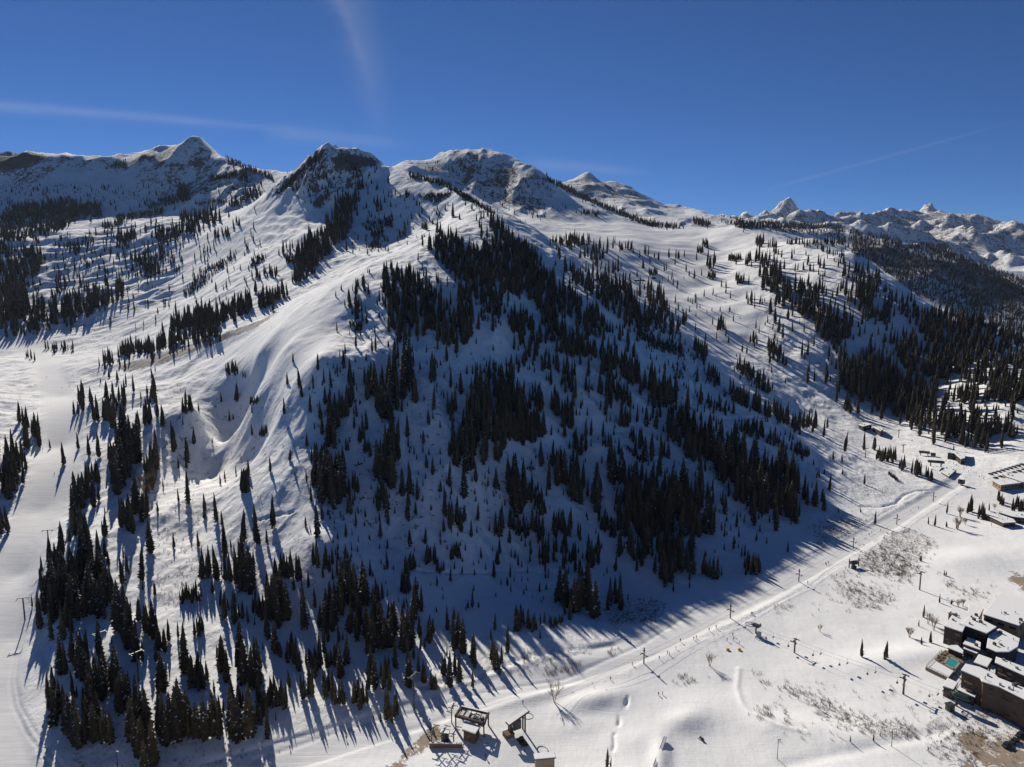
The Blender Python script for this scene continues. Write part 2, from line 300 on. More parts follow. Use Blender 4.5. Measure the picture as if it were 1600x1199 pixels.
# cover: rock, scrub, dirt
ROCK = [zp(R1_, K1, p) for p in ([(-100,215),(100,200),(300,215),(340,240),(200,285),(60,330),(-100,360)], [(660,240),(780,215),(870,225),(1000,270),(1100,235),(1150,225),(1090,290),(920,310),(850,300),(830,255),(740,270)],
        [(970,440),(1150,370),(1330,350),(1330,385),(1150,415),(1000,475)], [(800,500),(960,450),(980,480),(820,520)], [(1080,210),(1250,240),(1350,300),(1300,300),(1150,240)], [(740,460),(830,440),(820,470)], [(830,370),(950,345),(1000,360),(850,385)])]
ROCK += [zp(R2_, K1, p) for p in ([(240,270),(340,190),(400,175),(420,210),(380,240),(300,290)], [(430,230),(580,210),(680,240),(690,290),(570,290),(560,330),(430,300)], [(300,500),(340,440),(400,430),(390,500),(320,520)], [(60,460),(200,310),(260,290),(220,350),(100,450)],
        [(720,260),(850,230),(950,260),(1000,340),(850,300)], [(1050,250),(1150,200),(1260,200),(1260,330),(1200,390),(1130,330)], [(1250,400),(1400,410),(1490,490),(1380,480)], [(1150,350),(1350,270),(1480,300),(1587,420),(1400,420)], [(930,430),(1100,420),(1100,450),(960,470)])]
ROCK += [zp(R3_, K1, p) for p in ([(180,210),(420,185),(500,250),(600,235),(830,350),(700,380),(500,330),(380,310)], [(1000,400),(1200,420),(1280,440),(1100,460)])]
TWIN = [zp(R3_, K1, [(180,205),(420,180),(600,230),(840,345),(840,380),(500,345),(380,320)])]
m_twin = mask(TWIN, 3, 2500, 4600)
m_rock = np.clip(mask(ROCK[:7], 2, 2000, 3200)*.85+mask(ROCK[7:11], 2, 1100, 1800)+mask(ROCK[11:15], 3, 1750, 2500)*.6+mask(ROCK[15:16], 1, 1000, 1600)*.7+mask(ROCK[16:], 2, 2500, 4600)*.4, 0, 1)
m_rock = np.maximum(m_rock, np.maximum.reduce([m_castle*.60, m_dome*.52, m_bigl*.50, m_twin*.55, far*.50]))
SCRUB = [zp(R12_, K2, p) for p in ([(500,130),(600,140),(700,190),(860,230),(880,280),(800,330),(700,330),(610,300),(540,170)], [(650,60),(720,0),(930,0),(980,100),(960,190),(860,170),(760,120),(690,90)], [(200,310),(300,280),(320,320),(240,350)],
        [(440,225),(540,250),(620,300),(600,310),(520,270)], [(405,330),(450,340),(440,360),(405,345)], [(80,660),(140,670),(145,700),(90,690)], [(130,700),(200,725),(190,755),(130,740)], [(220,740),(420,790),(600,880),(700,900),(780,960),(900,920),(1000,990),(1010,1050),(840,1040),(640,1000),(480,960),(350,830)],
        [(80,860),(190,870),(200,930),(120,930)], [(265,900),(310,910),(300,950),(270,945)], [(1130,170),(1200,170),(1330,220),(1440,240),(1380,280),(1200,240)], [(470,310),(530,325),(535,340),(480,330)])]
SCRUB += [zp(R8_, K1, p) for p in ([(420,920),(560,850),(750,900),(600,1000),(440,1060)], [(830,960),(960,940),(1100,1000),(1040,1120),(980,1199),(700,1199),(680,1110),(800,1010)], [(600,680),(760,700),(900,740),(860,770),(700,760)])]
SCRUB += [zp(R11_, K2, p) for p in ([(910,680),(1010,690),(1020,740),(930,740)], [(1040,680),(1100,700),(1080,720)], [(480,330),(760,260),(860,300),(800,400),(560,430)], [(200,670),(380,600),(380,660),(220,690)], [(520,550),(590,540),(580,590),(530,580)])]
STRIP = [zp(R5_, K1, p) for p in ([(640,260),(900,180),(1200,90),(1440,0),(1560,-60),(1400,50),(1100,165),(900,240),(700,290)], [(340,330),(440,290),(420,350),(370,380)], [(100,300),(240,350),(180,345),(40,290)], [(890,380),(1020,330),(1010,420),(920,440)], [(480,290),(560,260),(700,300),(500,330)])]
FLAT = [zp(R1_, K1, p) for p in ([(180,1180),(560,1090),(800,900),(1000,860),(1250,820),(1300,850),(1000,1000),(900,1150),(600,1199)],)] + [zp(R5_, K1, [(100,60),(400,0),(800,0),(760,90),(560,200),(400,130)])]
m_scrub = np.clip(mask(SCRUB, 2, 200, 700)*.60+mask(STRIP[:1], 0, 500, 1100)*1.35+mask(STRIP[1:], 2, 500, 1000)*.6+mask(FLAT, 4, 800, 1350)*.42, 0, 1)
DIRT = [[(585,1215),(620,1180),(650,1155),(668,1135),(690,1130),(700,1150),(690,1165),(650,1180),(625,1215)], [(1560,898),(1600,890),(1700,900),(1700,960),(1600,925)], [(1505,1215),(1530,1180),(1570,1160),(1600,1145),(1700,1100),(1700,1260)], [(1500,1150),(1530,1140),(1540,1165),(1510,1170)]]
DIRT2 = [[(690,1145),(760,1140),(790,1125),(815,1135),(805,1165),(760,1180),(700,1170)], [(1560,700),(1600,690),(1650,690),(1650,725),(1575,728)], [(1440,1130),(1600,1080),(1700,1060),(1700,1160),(1500,1215),(1450,1180)]]
m_dirt = np.clip(mask(DIRT, 3, 200, 800)+mask(DIRT2, 4, 200, 900)*.42, 0, 1)*np.clip(.85+.55*fbm(GX/9, GY/9, 3), 0, 1)
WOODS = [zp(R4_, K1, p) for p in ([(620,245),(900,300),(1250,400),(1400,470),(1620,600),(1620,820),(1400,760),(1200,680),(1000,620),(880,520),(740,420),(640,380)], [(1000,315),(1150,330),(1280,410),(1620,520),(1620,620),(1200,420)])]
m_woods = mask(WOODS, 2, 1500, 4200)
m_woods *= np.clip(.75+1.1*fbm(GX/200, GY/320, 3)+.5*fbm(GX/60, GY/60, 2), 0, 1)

# ---------------------------------------------------------------- mesh helpers
def mesh_np(name, verts, q, smooth=True, mat_idx=None):
    me = bpy.data.meshes.new(name); me.vertices.add(len(verts)); me.vertices.foreach_set('co', np.ascontiguousarray(verts, np.float32).ravel())
    me.loops.add(q.size); me.loops.foreach_set('vertex_index', np.ascontiguousarray(q, np.int32).ravel())
    me.polygons.add(len(q)); me.polygons.foreach_set('loop_start', (np.arange(len(q))*q.shape[1]).astype(np.int32))
    me.polygons.foreach_set('use_smooth', np.full(len(q), smooth))
    if mat_idx is not None: me.polygons.foreach_set('material_index', np.ascontiguousarray(mat_idx, np.int32))
    me.update(calc_edges=True); me.validate(); return me
def mat(name, col, rough=.85, spec=.2, noise=None, bump=0, scale=3.0, metal=0.0):
    m = bpy.data.materials.new(name); m.use_nodes = True; nt = m.node_tree; b = nt.nodes['Principled BSDF']
    b.inputs['Base Color'].default_value = (*col, 1); b.inputs['Roughness'].default_value = rough
    b.inputs['Specular IOR Level'].default_value = spec; b.inputs['Metallic'].default_value = metal
    tc = nt.nodes.new('ShaderNodeTexCoord'); nz = nt.nodes.new('ShaderNodeTexNoise'); nz.inputs['Scale'].default_value = scale; nz.inputs['Detail'].default_value = 5
    nt.links.new(tc.outputs['Object'], nz.inputs['Vector'])
    rp = nt.nodes.new('ShaderNodeValToRGB'); k = .75 if noise is None else noise
    rp.color_ramp.elements[0].position = .3; rp.color_ramp.elements[1].position = .7
    rp.color_ramp.elements[0].color = (*[c*k for c in col], 1); rp.color_ramp.elements[1].color = (*[min(1, c*(2-k)) for c in col], 1)
    nt.links.new(nz.outputs[0], rp.inputs[0]); nt.links.new(rp.outputs[0], b.inputs['Base Color'])
    return m
# ---------------------------------------------------------------- ground material
def ground_material():
    m = bpy.data.materials.new('snow_ground'); m.use_nodes = True; nt = m.node_tree; N = nt.nodes; L = nt.links; b = N['Principled BSDF']
    b.inputs['Roughness'].default_value = .9; b.inputs['Specular IOR Level'].default_value = .08
    pos = N.new('ShaderNodeNewGeometry').outputs['Position']
    def att(n):
        a = N.new('ShaderNodeAttribute'); a.attribute_name = n; return a.outputs['Fac']
    def noise(scale, detail=4, rough=.5, vec=None, dist=0):
        t = N.new('ShaderNodeTexNoise'); t.inputs['Scale'].default_value = scale; t.inputs['Detail'].default_value = detail; t.inputs['Roughness'].default_value = rough
        t.inputs['Distortion'].default_value = dist; L.new(vec or pos, t.inputs['Vector']); return t.outputs[0]
    def mth(op, a, c, clamp=False):
        x = N.new('ShaderNodeMath'); x.operation = op; x.use_clamp = clamp
        for i, s in enumerate((a, c)):
            if s is None: continue
            if isinstance(s, (int, float)): x.inputs[i].default_value = s
            else: L.new(s, x.inputs[i])
        return x.outputs[0]
    def step(v, lo, hi):
        r = N.new('ShaderNodeMapRange'); r.interpolation_type = 'SMOOTHSTEP'; L.new(v, r.inputs[0])
        for i, s in ((1, lo), (2, hi)):
            if isinstance(s, (int, float)): r.inputs[i].default_value = s
            else: L.new(s, r.inputs[i])
        return r.outputs[0]
    def mix(f, a, c):
        x = N.new('ShaderNodeMix'); x.data_type = 'RGBA'; L.new(f, x.inputs[0])
        for i, s in ((6, a), (7, c)):
            if isinstance(s, tuple): x.inputs[i].default_value = (*s, 1)
            else: L.new(s, x.inputs[i])
        return x.outputs[2]
    big = noise(.012, 5, .6); midn = noise(.09, 6, .65); fine = noise(.55, 5, .65)
    snow = mix(step(big, .3, .7), (.77,.77,.775), (.85,.85,.84))
    smooth = att('smooth'); groomed = att('groomed')
    def lines(rot, sc, lo, hi):
        mpx = N.new('ShaderNodeMapping'); mpx.inputs['Rotation'].default_value = (0, 0, rot); mpx.inputs['Scale'].default_value = (sc*.05, sc, 1); L.new(pos, mpx.inputs['Vector'])
        return step(noise(1.0, 5, .75, mpx.outputs[0], .15), lo, hi)
    tracks = mth('MULTIPLY', lines(-.655, .55, .44, .60), groomed)
    snow = mix(mth('MULTIPLY', groomed, .8), snow, (.73,.73,.735))
    snow = mix(mth('MULTIPLY', tracks, .6), snow, (.60,.60,.61))
    snow = mix(mth('MULTIPLY', mth('MULTIPLY', lines(.9, .35, .60, .68), smooth), .35), snow, (.66,.66,.67))
    snow = mix(mth('MULTIPLY', mth('MULTIPLY', lines(-1.5, .4, .60, .68), smooth), .3), snow, (.66,.66,.67))
    # rock: where the rock mask beats a ragged noise
    rk = att('rock'); vs = N.new('ShaderNodeMapping'); vs.inputs['Scale'].default_value = (1, 1, .45); L.new(pos, vs.inputs['Vector'])
    rsel = step(mth('ADD', mth('ADD', rk, mth('MULTIPLY', mth('ADD', noise(.018, 8, .7, vs.outputs[0]), -.5), 1.5)), mth('MULTIPLY', mth('ADD', noise(.09, 6, .8, vs.outputs[0], .5), -.5), 1.9)), .50, .60)
    rsel = mth('MULTIPLY', rsel, step(rk, .05, .3))
    rcol = mix(noise(.05, 6, .7), (.075,.058,.050), (.24,.185,.15))
    # tiny outcrops and buried brush peeping through wild snow
    sp = mth('MULTIPLY', step(mth('ADD', mth('MULTIPLY', noise(.30, 3, .6), .65), mth('MULTIPLY', midn, .45)), .645, .69), att('speck'))
    sc = att('scrub'); ssel = step(mth('ADD', noise(.45, 7, .8, None, .8), mth('MULTIPLY', sc, .36)), .70, .80); ssel = mth('MULTIPLY', ssel, step(sc, .02, .3))
    dt = att('dirt'); dsel = step(mth('ADD', dt, mth('MULTIPLY', mth('ADD', noise(.35, 7, .75, dist=1.2), -.5), 2.1)), .50, .62); dsel = mth('MULTIPLY', dsel, step(dt, .02, .2))
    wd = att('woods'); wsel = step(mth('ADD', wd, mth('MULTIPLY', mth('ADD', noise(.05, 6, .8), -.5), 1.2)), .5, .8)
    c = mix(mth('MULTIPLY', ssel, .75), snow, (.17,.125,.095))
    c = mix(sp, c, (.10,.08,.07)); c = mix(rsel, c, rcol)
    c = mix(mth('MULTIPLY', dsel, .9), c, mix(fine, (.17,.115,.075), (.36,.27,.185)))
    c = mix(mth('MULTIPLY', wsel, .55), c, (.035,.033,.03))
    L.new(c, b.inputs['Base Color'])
    # relief too small for the mesh: wind ripples and tracks on wild snow, faint corduroy on groomed runs
    mp = N.new('ShaderNodeMapping'); mp.inputs['Rotation'].default_value = (0, 0, .5); mp.inputs['Scale'].default_value = (1, .35, 1); L.new(pos, mp.inputs['Vector'])
    rip = noise(.35, 5, .6, mp.outputs[0])
    mp2 = N.new('ShaderNodeMapping'); mp2.inputs['Rotation'].default_value = (0, 0, -.62); mp2.inputs['Scale'].default_value = (.05, 1.2, 1); L.new(pos, mp2.inputs['Vector'])
    cord = noise(.9, 4, .7, mp2.outputs[0])
    h = mth('ADD', mth('MULTIPLY', rip, 1.25), mth('MULTIPLY', noise(1.4, 4, .7), .35))
    h = mth('ADD', mth('MULTIPLY', h, mth('SUBTRACT', 1.0, mth('MULTIPLY', smooth, .9))), mth('MULTIPLY', cord, mth('MULTIPLY', smooth, .22)))
    h = mth('ADD', h, mth('MULTIPLY', noise(.06, 4, .6), mth('MULTIPLY', mth('SUBTRACT', 1.0, smooth), 3.0)))
    h = mth('ADD', h, mth('MULTIPLY', noise(.02, 9, .7), mth('MULTIPLY', att('far'), 55.0)))
    h = mth('ADD', h, mth('MULTIPLY', noise(.12, 6, .7), mth('MULTIPLY', rk, 6.0)))
    bp = N.new('ShaderNodeBump'); bp.inputs['Strength'].default_value = .55; bp.inputs['Distance'].default_value = 1.0
    L.new(h, bp.inputs['Height']); L.new(bp.outputs[0], b.inputs['Normal'])
    return m
idx = np.arange(NR*NA).reshape(NR, NA)
quads = np.stack([idx[:-1,:-1], idx[:-1,1:], idx[1:,1:], idx[1:,:-1]], -1).reshape(-1, 4)
gme = mesh_np('ground', np.stack([GX, GY, GZ], -1).reshape(-1, 3), quads)
m_speck = np.clip((1-m_smooth)*np.clip((GZ-6)/20, 0, 1)*(1-np.clip((RG-3000)/500, 0, 1))*(.55+fbm(GX/260, GY/260, 2)*.9), 0, 1)
for nm, arr in (('rock', m_rock), ('scrub', m_scrub), ('dirt', m_dirt), ('woods', m_woods), ('smooth', m_smooth), ('groomed', np.clip(m_lane+m_run, 0, 1)), ('speck', m_speck), ('far', np.clip(far+mid*.25, 0, 1))):
    a = gme.attributes.new(nm, 'FLOAT', 'POINT'); a.data.foreach_set('value', np.ascontiguousarray(arr, np.float32).ravel())
gme.materials.append(ground_material())
ground = bpy.data.objects.new('ground', gme); C.objects.link(ground); ground['kind'] = 'structure'

# ---------------------------------------------------------------- pixel -> ground
TAN = (GZ-CAM_H)/RG
TMAX = np.maximum.accumulate(TAN, axis=0)
def on_ground(u, v):
    x, y, z = ray(u, v); a = math.atan2(x, y); e = z/math.hypot(x, y)
    j = (a-AZ[0])/(AZ[-1]-AZ[0])*(NA-1)
    if j < 0 or j > NA-1: return None
    j = int(round(j)); i = int(np.searchsorted(TMAX[:,j], e))
    if i >= NR-1 or i < 1: return None
    e0, e1 = TMAX[i-1,j], TAN[i,j]; t = 0 if e1 <= e0 else (e-e0)/(e1-e0)
    r = RR[i-1]*(1-t)+RR[i]*t
    return Vector((r*math.sin(a), r*math.cos(a), CAM_H+e*r))
def ground_z(x, y):
    r = math.hypot(x, y); a = math.atan2(x, y)
    i = np.interp(math.log(r), _lr, np.arange(NR)); j = (a-AZ[0])/(AZ[-1]-AZ[0])*(NA-1)
    return float(bilin(GZ, np.array([i]), np.array([j]))[0])
TREE_DATA = r'''
R1_=(0,180);R2_=(400,180);R3_=(800,220);R4_=(1150,290);R5_=(0,500);R6_=(400,500);R7_=(800,500);R8_=(1150,560);R9_=(0,860);R10_=(400,860);R11_=(800,860);R12_=(1150,860)
cl(R1_,3.527,'basin',
 ('0,880 120,860 230,860 150,930 170,1050 300,1060 420,1040 560,1000 640,1040 540,1110 400,1130 250,1180 0,1199',90,.8),
 ('0,720 240,760 220,850 0,860',55,.5),('300,940 390,900 390,960 310,1000',60,.5),('400,950 550,930 540,970 400,980',55,.3),
 ('580,960 680,950 690,1010 600,1050',90,.7),('0,560 120,500 330,480 560,500 560,560 420,580 340,640 150,690 0,700',32,.6),
 ('660,660 750,650 750,690 640,730',45,.6),('370,720 440,710 430,760 370,770',40,.4),('560,600 640,590 700,600 570,640',30,.4),
 ('720,790 900,750 900,880 820,890 730,830',50,.35),('810,860 860,840 870,890 820,900',60,.8),('850,640 980,620 990,680 870,720',40,.6),
 ('1000,580 1200,540 1190,600 1050,660 1000,650',60,.85),('1170,650 1280,650 1270,680 1180,670',35,.5),
 ('1150,350 1350,310 1370,380 1300,350 1160,370',25,.6),('1340,440 1440,380 1420,460 1350,480',40,.6),('1270,480 1330,470 1330,510 1280,510',40,.6),
 ('1150,480 1250,470 1230,500',25,.4),('800,500 1000,440 1050,470 830,520',20,.4),('980,400 1020,400 1050,470 980,470',30,.7),('640,560 900,520 900,550 650,590',18,.5),
 ('1240,230 1300,250 1420,310 1520,340 1500,360 1380,320 1260,260',18,.5),('1000,1000 1100,860 1300,770 1300,790 1200,870 1050,1000',20,.25),
 ('1380,800 1470,770 1440,820 1380,840',20,.5),('1450,880 1540,870 1530,900 1450,890',50,.8),
 ('150,700 1000,560 1000,900 300,900',35,.035),('540,300 700,250 700,300',14,.2),('0,380 1000,400 1000,480 0,480',12,.02),
 ('780,890,55 1410,980,70 1390,895,40 320,845,35 525,765,40 310,770,30 250,800,28'))
cl(R1_,3.527,'bench band',('920,1199 1000,1120 1100,1110 1250,1080 1360,1050 1420,1060 1330,1110 1200,1160 1100,1199',85,1.5),('1430,1040 1500,1010 1587,990 1587,1010 1450,1060',70,1.3))
cl(R2_,3.527,'bench band',('60,880 120,880 120,900 50,900',60,.6),('30,1030 190,970 200,1000 60,1060 20,1060',80,.8),('0,900 20,900',50,.7))
cl(R2_,3.527,'gully band',('130,760 210,740 210,780 140,790',60,.5),('170,810 210,820',50,.7),
 ('200,930 230,720 300,690 380,640 430,560 440,460 560,470 530,620 490,700 430,740 380,800 290,900 220,940',66,.95),
 ('440,540 520,470 560,500',50,.7),('560,410 590,405',50,.7),('540,350 590,310 590,330 550,360',40,.7),('100,440 330,230 350,240 120,450',16,.5))
cl(R2_,3.527,'upper bowl',
 ('660,510 700,490 700,570 660,560',60,.5),('600,670 700,640 710,690 610,680',30,.5),('780,660 830,650 830,680 790,690',50,.8),('600,740 650,700 700,740',25,.6),
 ('760,450 840,430 870,460 780,460',40,.35),('720,600 750,620',30),('930,440 1100,420 1000,470',14,.3),('1070,560 1110,540 1110,570',70,.7),('920,640 940,640',50),
 ('730,375,40 670,410,40 1240,575,50 1255,570,50 1290,620,50 1215,580,35 1155,500,30 1190,520,30'),('840,330 1050,380 1200,470 1300,530 1300,545 1190,490 1040,395 840,340',22,1.0),
 ('580,600 760,560 740,620 600,640',16,.25),('880,440 1080,440 980,500',12,.3))
cl(R2_,3.527,'summit wood',
 ('940,740 1000,680 1080,680 1140,740 1330,740 1270,550 1300,560 1400,680 1500,800 1587,890 1587,1080 1520,1050 1480,960 1440,1010 1380,970 1350,1110 1280,1060 1180,960 1120,890 1030,840 960,740',70,.95),
 ('960,910 1080,950 1070,960 970,920',60,.5),('1200,1050 1480,1150 1480,1199 1250,1150',50,.3),('1380,1150 1450,1100 1560,1199 1370,1199',80,.7),('1120,920 1350,1080 1587,1199 1180,1080',50,.2))
cl(R2_,3.527,'face left wood',
 ('700,900 740,880 800,880 860,900 950,950 1000,1000 1070,1060 1080,1140 1000,1199 730,1199 720,1100 660,1060 700,1000',80,.75),('1110,1010 1180,1010 1200,1199 1110,1199',90,.9),
 ('500,1010 560,1040 590,1120 550,1150 500,1030',60,.55),('550,940 610,930 610,985 570,970',70,.8),('470,965,30 440,1000,30 605,1090,40 655,1199,40 520,1170,40 545,1199,50 615,870,25 625,870,25'))
cl(R3_,3.527,'summit wood',
 ('0,560 60,600 150,680 250,800 340,870 430,930 520,1040 530,1110 440,1090 300,960 250,980 190,990 110,880 120,780 70,830 30,860 0,850',70,.9),
 ('0,950 80,1000 200,1100 300,1090 380,1150 450,1199 0,1199',80,.35),('200,960 300,1050 480,1199 300,1199 150,1000',80,.85))
cl(R3_,3.527,'second band',
 ('200,600 300,680 360,740 440,740 540,790 630,820 740,960 760,900 850,940 900,1020 960,1140 880,1120 820,1060 740,1060 660,1050 560,960 510,900 430,850 360,790 300,700 220,620',75,.9),
 ('790,870 850,860 860,960 800,950',110,.9),('700,850 750,880 700,870',60,.9),('660,1050 900,1150 960,1199 800,1150',30,.4))
cl(R3_,3.527,'run islands',
 ('220,560 330,540 440,560 420,580 330,590 230,580',40,.9),('270,620 330,590 340,620',60,.6),('370,650 490,580 540,600 510,660 440,670',60,.6),('430,700 510,660 480,720',60,.6),
 ('520,730 600,700 600,730 530,740',80,.9),('550,560 640,590 670,600 600,620',40,.5),('700,620 760,620 760,640',60,1),('785,655 830,650 820,660',45,1),('675,700 730,700 730,712 680,700',55,1),
 ('755,740 800,735',35),('1050,580 1080,590',40),('1020,615 1050,620',40),('1060,680 1110,670 1120,700 1070,720',65,.9),('980,765 1060,740 1080,720 1000,760',50,.8),('1080,760 1120,760',40),
 ('1195,660 1260,660',35),('1200,745 1280,770 1320,800 1250,790',40,.5),('920,1000 970,1000 970,1030 930,1030',80,.9),('1000,1170 1070,1180',80),('1130,1050 1170,1055',75),
 ('1178,1078,50 1330,1110,55 840,720,45 850,715,40 880,765,45 920,650,40 950,640,35 1012,895,48 970,885,25 983,888,20 1320,905,70 1300,900,45 830,765,15'),
 ('340,400 480,400 480,430 400,410',25,.4),('1410,1150 1480,1190',60))
cl(R3_,3.527,'back ridge',('180,220 400,330 440,345 730,470 960,490 950,480 740,455 440,330 200,210',22,1),('1000,430 1100,460 1080,480 1000,460',20,.9),('1120,455 1350,460 1290,490 1200,460',20,.6),
 ('0,690 150,560 170,580 60,700',14,.2))
cl(R4_,3.527,'east hill',
 ('110,330 150,330',50),('160,350 230,320 230,340 170,360',50,.7),('240,320 600,310 640,330 560,340 300,330',35,.6),('430,340 600,400 640,420 460,370',40,.6),('20,400 240,400 240,460 60,450 20,410',60,.5),
 ('150,480 230,470 240,520 300,560 310,720 210,640 170,560',80,.85),('320,570 450,560 500,600 440,660 340,620',80,.75),('180,700 220,760 180,750',90,.9),('240,800 270,790 265,880',80,.9),
 ('310,810,60 213,845,40 95,865,60 385,385,30 320,380,35 410,470,35 340,470,40 325,475,45'),('60,620 160,640 150,650 80,660',50,.5),('0,530 40,540',40),
 ('330,680 440,680 530,720 640,760 640,870 550,890 440,840 420,760 330,720',90,.8),('320,950 400,930 400,970',90,.9),('395,1050 450,1050 455,1090 400,1070',90,.9),('170,900 250,960 280,1030 190,950',60,.7),
 ('580,600 700,560 770,600 740,700 640,680 600,640',90,.75),('560,480 700,460 780,500 870,620 1010,680 1000,740 860,700 760,600',60,.35),('680,720 860,700 850,750 740,770',70,.8),
 ('1010,820 1030,700 1120,700 1200,760 1330,760 1587,880 1640,880 1640,1100 1300,1100 1100,950 1010,830',90,.6),('1120,690 1250,720 1640,880 1640,910 1250,750',50,1),
 ('830,870 990,880 1150,980 1230,1060 1100,1100 950,1050 860,920',90,.7),('540,1000 620,1000 640,1100 580,1150 540,1060',110,.8),('490,1050 570,1120 570,1150 500,1090',70,.8),
 ('640,980 800,1000 860,1100 880,1199 620,1199 640,1080',90,.8),('880,1199 900,1150 1250,1160 1640,1150 1640,1199',80,.7))
cl(R4_,3.527,'run row',('0,980 50,990 130,1080 200,1130 180,1160 100,1110 0,1020',60,.8))
cl(R4_,3.527,'far wood',('620,250 900,300 1250,400 1400,470 1600,600 1600,820 1400,760 1200,680 1000,620 880,520 740,420 640,380',20,.30),('1000,320 1150,330 1280,410 1600,520 1600,620 1200,420',16,.35),
 ('0,190 60,200 600,230 600,240 60,240 0,230',18,.6),('200,200 600,230 600,290 200,260',14,.15))
cl(R5_,3.527,'run left wood',
 ('90,560 230,640 245,690 160,690 120,600',110,.8),('0,700 60,700 130,830 190,820 100,860 100,1000 20,990 0,960',140,.8),('-80,1150 20,1150 20,1199 -80,1199',140,.5),('-100,650 0,620 0,1000 -100,1000',140,.5))
cl(R5_,3.527,'run singles',('277,710,50 353,800,115 432,715,85 492,755,115 545,760,130'))
cl(R5_,3.527,'upper run tufts',('125,220 215,230 150,200',50,.7),('240,160 390,160 470,180 300,175',45,.7),('0,90 180,60 300,40 60,100',60,.7))
cl(R5_,3.527,'bench band',('560,245 640,245 600,215',80,1.8),('640,200 900,140 1200,70 1210,100 900,170 700,210',80,1.8))
cl(R5_,3.527,'hollow wood',
 ('410,430 470,420 470,500 430,560 420,450',90,.8),('480,560 560,540 640,460 690,410 690,480 620,620 580,560',110,.85),('737,400,90'),('800,400 880,410 890,450 860,480',100,.7),('750,570 870,480 870,560 780,590',120,.85),
 ('880,560 1000,600 1000,640 900,590',100,.6),('950,700 1000,680 990,755 960,740',120,.9),('1040,680 1090,680 1100,740',140,.9),('1028,820,80 985,820,60 870,1060,60'),('1010,500 1060,500',90))
cl(R5_,3.527,'run right wood',
 ('610,820 690,650 740,800 740,880 640,970 615,900',190,.85),('790,830 870,760 880,860 840,940 800,880',170,.8),('420,1020 510,1040',190),('500,910 550,910',110),('545,1000,90'),
 ('530,1199 610,1150 600,1199',190,.8),('660,1130 740,1180',170),('750,1090 800,1100',190),('400,1190 480,1199',150))
cl(R5_,3.527,'hollow rim',
 ('1220,455,50 1305,450,95 1095,505,50 1390,515,40 1390,640,60 1565,520,80 1215,910,55 1240,880,50 1300,850,45 1195,1115,150 1490,840,80 1505,1145,165 1170,680,30 1265,560,60 1285,550,30 1340,320,35 1352,322,35'),
 ('1250,290 1310,300',60),('1380,470 1420,460',35),('1430,640 1470,640',45),('1330,950 1370,940',120),('1350,870 1370,870',80))
cl(R6_,3.527,'face upper left',
 ('205,235,50 340,275,75 172,360,65 300,510,90 375,350,80 415,375,100 465,290,35 427,270,25 157,520,75 187,775,60 213,860,25 365,635,110 555,535,80 610,610,110 280,890,60 667,450,40 860,370,50 860,165,15 1015,378,15 338,480,20'),
 ('215,370 265,370 235,395',110,.9),('500,340 570,370 555,395',140,.9),('610,410 660,400',170),('640,180 680,130 670,170',90,.9),('690,400 695,390',110),
 ('500,30 590,20 580,80',25,.6))
cl(R6_,3.527,'face centre',
 ('735,390 760,320 850,320 850,370 800,400 760,600 720,560 695,550',190,.9),('930,330 1010,330 1000,350 940,335',190,1.3),('978,500,130'),('730,60 830,60 840,130 780,130',120,.9),
 ('640,900 650,770 720,730 780,780 760,960 690,900',160,.85),('680,1030 730,1030',130),('740,780 790,770',160),('780,980 850,950 840,980',200,1),
 ('890,990,110 835,1105,140 835,650,120 840,700,50 603,1088,50 880,1070,65 530,1190,40 685,1199,90 885,770,30 897,855,25 565,800,25 597,780,25'),('500,1050 535,1050',90),('520,950 550,950',100),('575,660 590,660',110),('500,720 505,725',80),('600,730 630,750',80))
cl(R6_,3.527,'face left clump',
 ('400,470 430,450 470,500 470,600 460,720 400,720 395,560',150,.85),('480,550 530,470',120),('410,830 490,850 490,1060 400,1060 345,1040 350,1000',190,.8),('310,780 390,790',100),('280,700,70 320,920,130'))
cl(R6_,3.527,'face middle wood',
 ('1040,540 1060,500 1150,520 1140,570 1070,560',110,.7),('1040,390 1120,380 1170,440 1060,400',100,.5),('1080,640 1200,680 1200,740 1190,870 1080,800 1080,700',150,.9),('1090,990 1110,900 1160,980 1100,1000',150,.7),
 ('1050,1130 1100,1130',150),('1130,1170,130 1035,1165,70 1187,1199,95 1222,1105,90 1273,1020,40 1320,930,110 1312,975,25 1268,940,20'),('1250,770 1270,740',140),
 ('1180,450 1290,400 1490,560 1480,640 1420,650 1390,670 1330,800 1300,740 1230,650 1190,600',150,.85),('1270,330 1390,300 1480,470 1560,640 1510,600 1400,450 1280,380',110,.7),('1500,400 1587,400 1587,500',100,.5),('1500,640 1587,660',110),
 ('1340,880 1420,860 1480,960 1480,1090 1400,1040 1400,900',160,.85),('1320,1199 1360,1199',130),('1400,1150 1480,1199',110),('1500,900 1587,1000 1500,1000',50,.4),('950,100 1190,90 1180,160 1050,150',130,.9),('1100,300 1587,200 1587,280 1300,330',50,.2),
 ('1480,820 1550,820 1520,840',18,.5))
cl(R7_,3.527,'face right band',
 ('480,250 620,230 700,330 850,400 950,500 980,560 960,650 860,500 770,500 680,380 610,330 540,330 480,300',130,.9),('100,200 180,260 380,300 350,450 290,400 260,300 160,280',100,.7),('130,480 170,490',100),
 ('200,500 270,470 340,600 270,600 220,560',130,.85),('480,520 540,540 560,480',110,.8),('500,350 560,400 540,540 510,450',130,.75),('560,430 650,460',100),('600,590 650,590',90),
 ('690,565,95 740,585,100 795,600,110 415,530,50 378,490,50 435,385,30 567,600,40 407,640,90 435,640,90'),('660,60 960,170 940,220 700,120',35,.45),('840,600 960,620 1100,640 1110,740 1060,800 990,790 900,700',150,.9))
cl(R7_,3.527,'face lower wood',
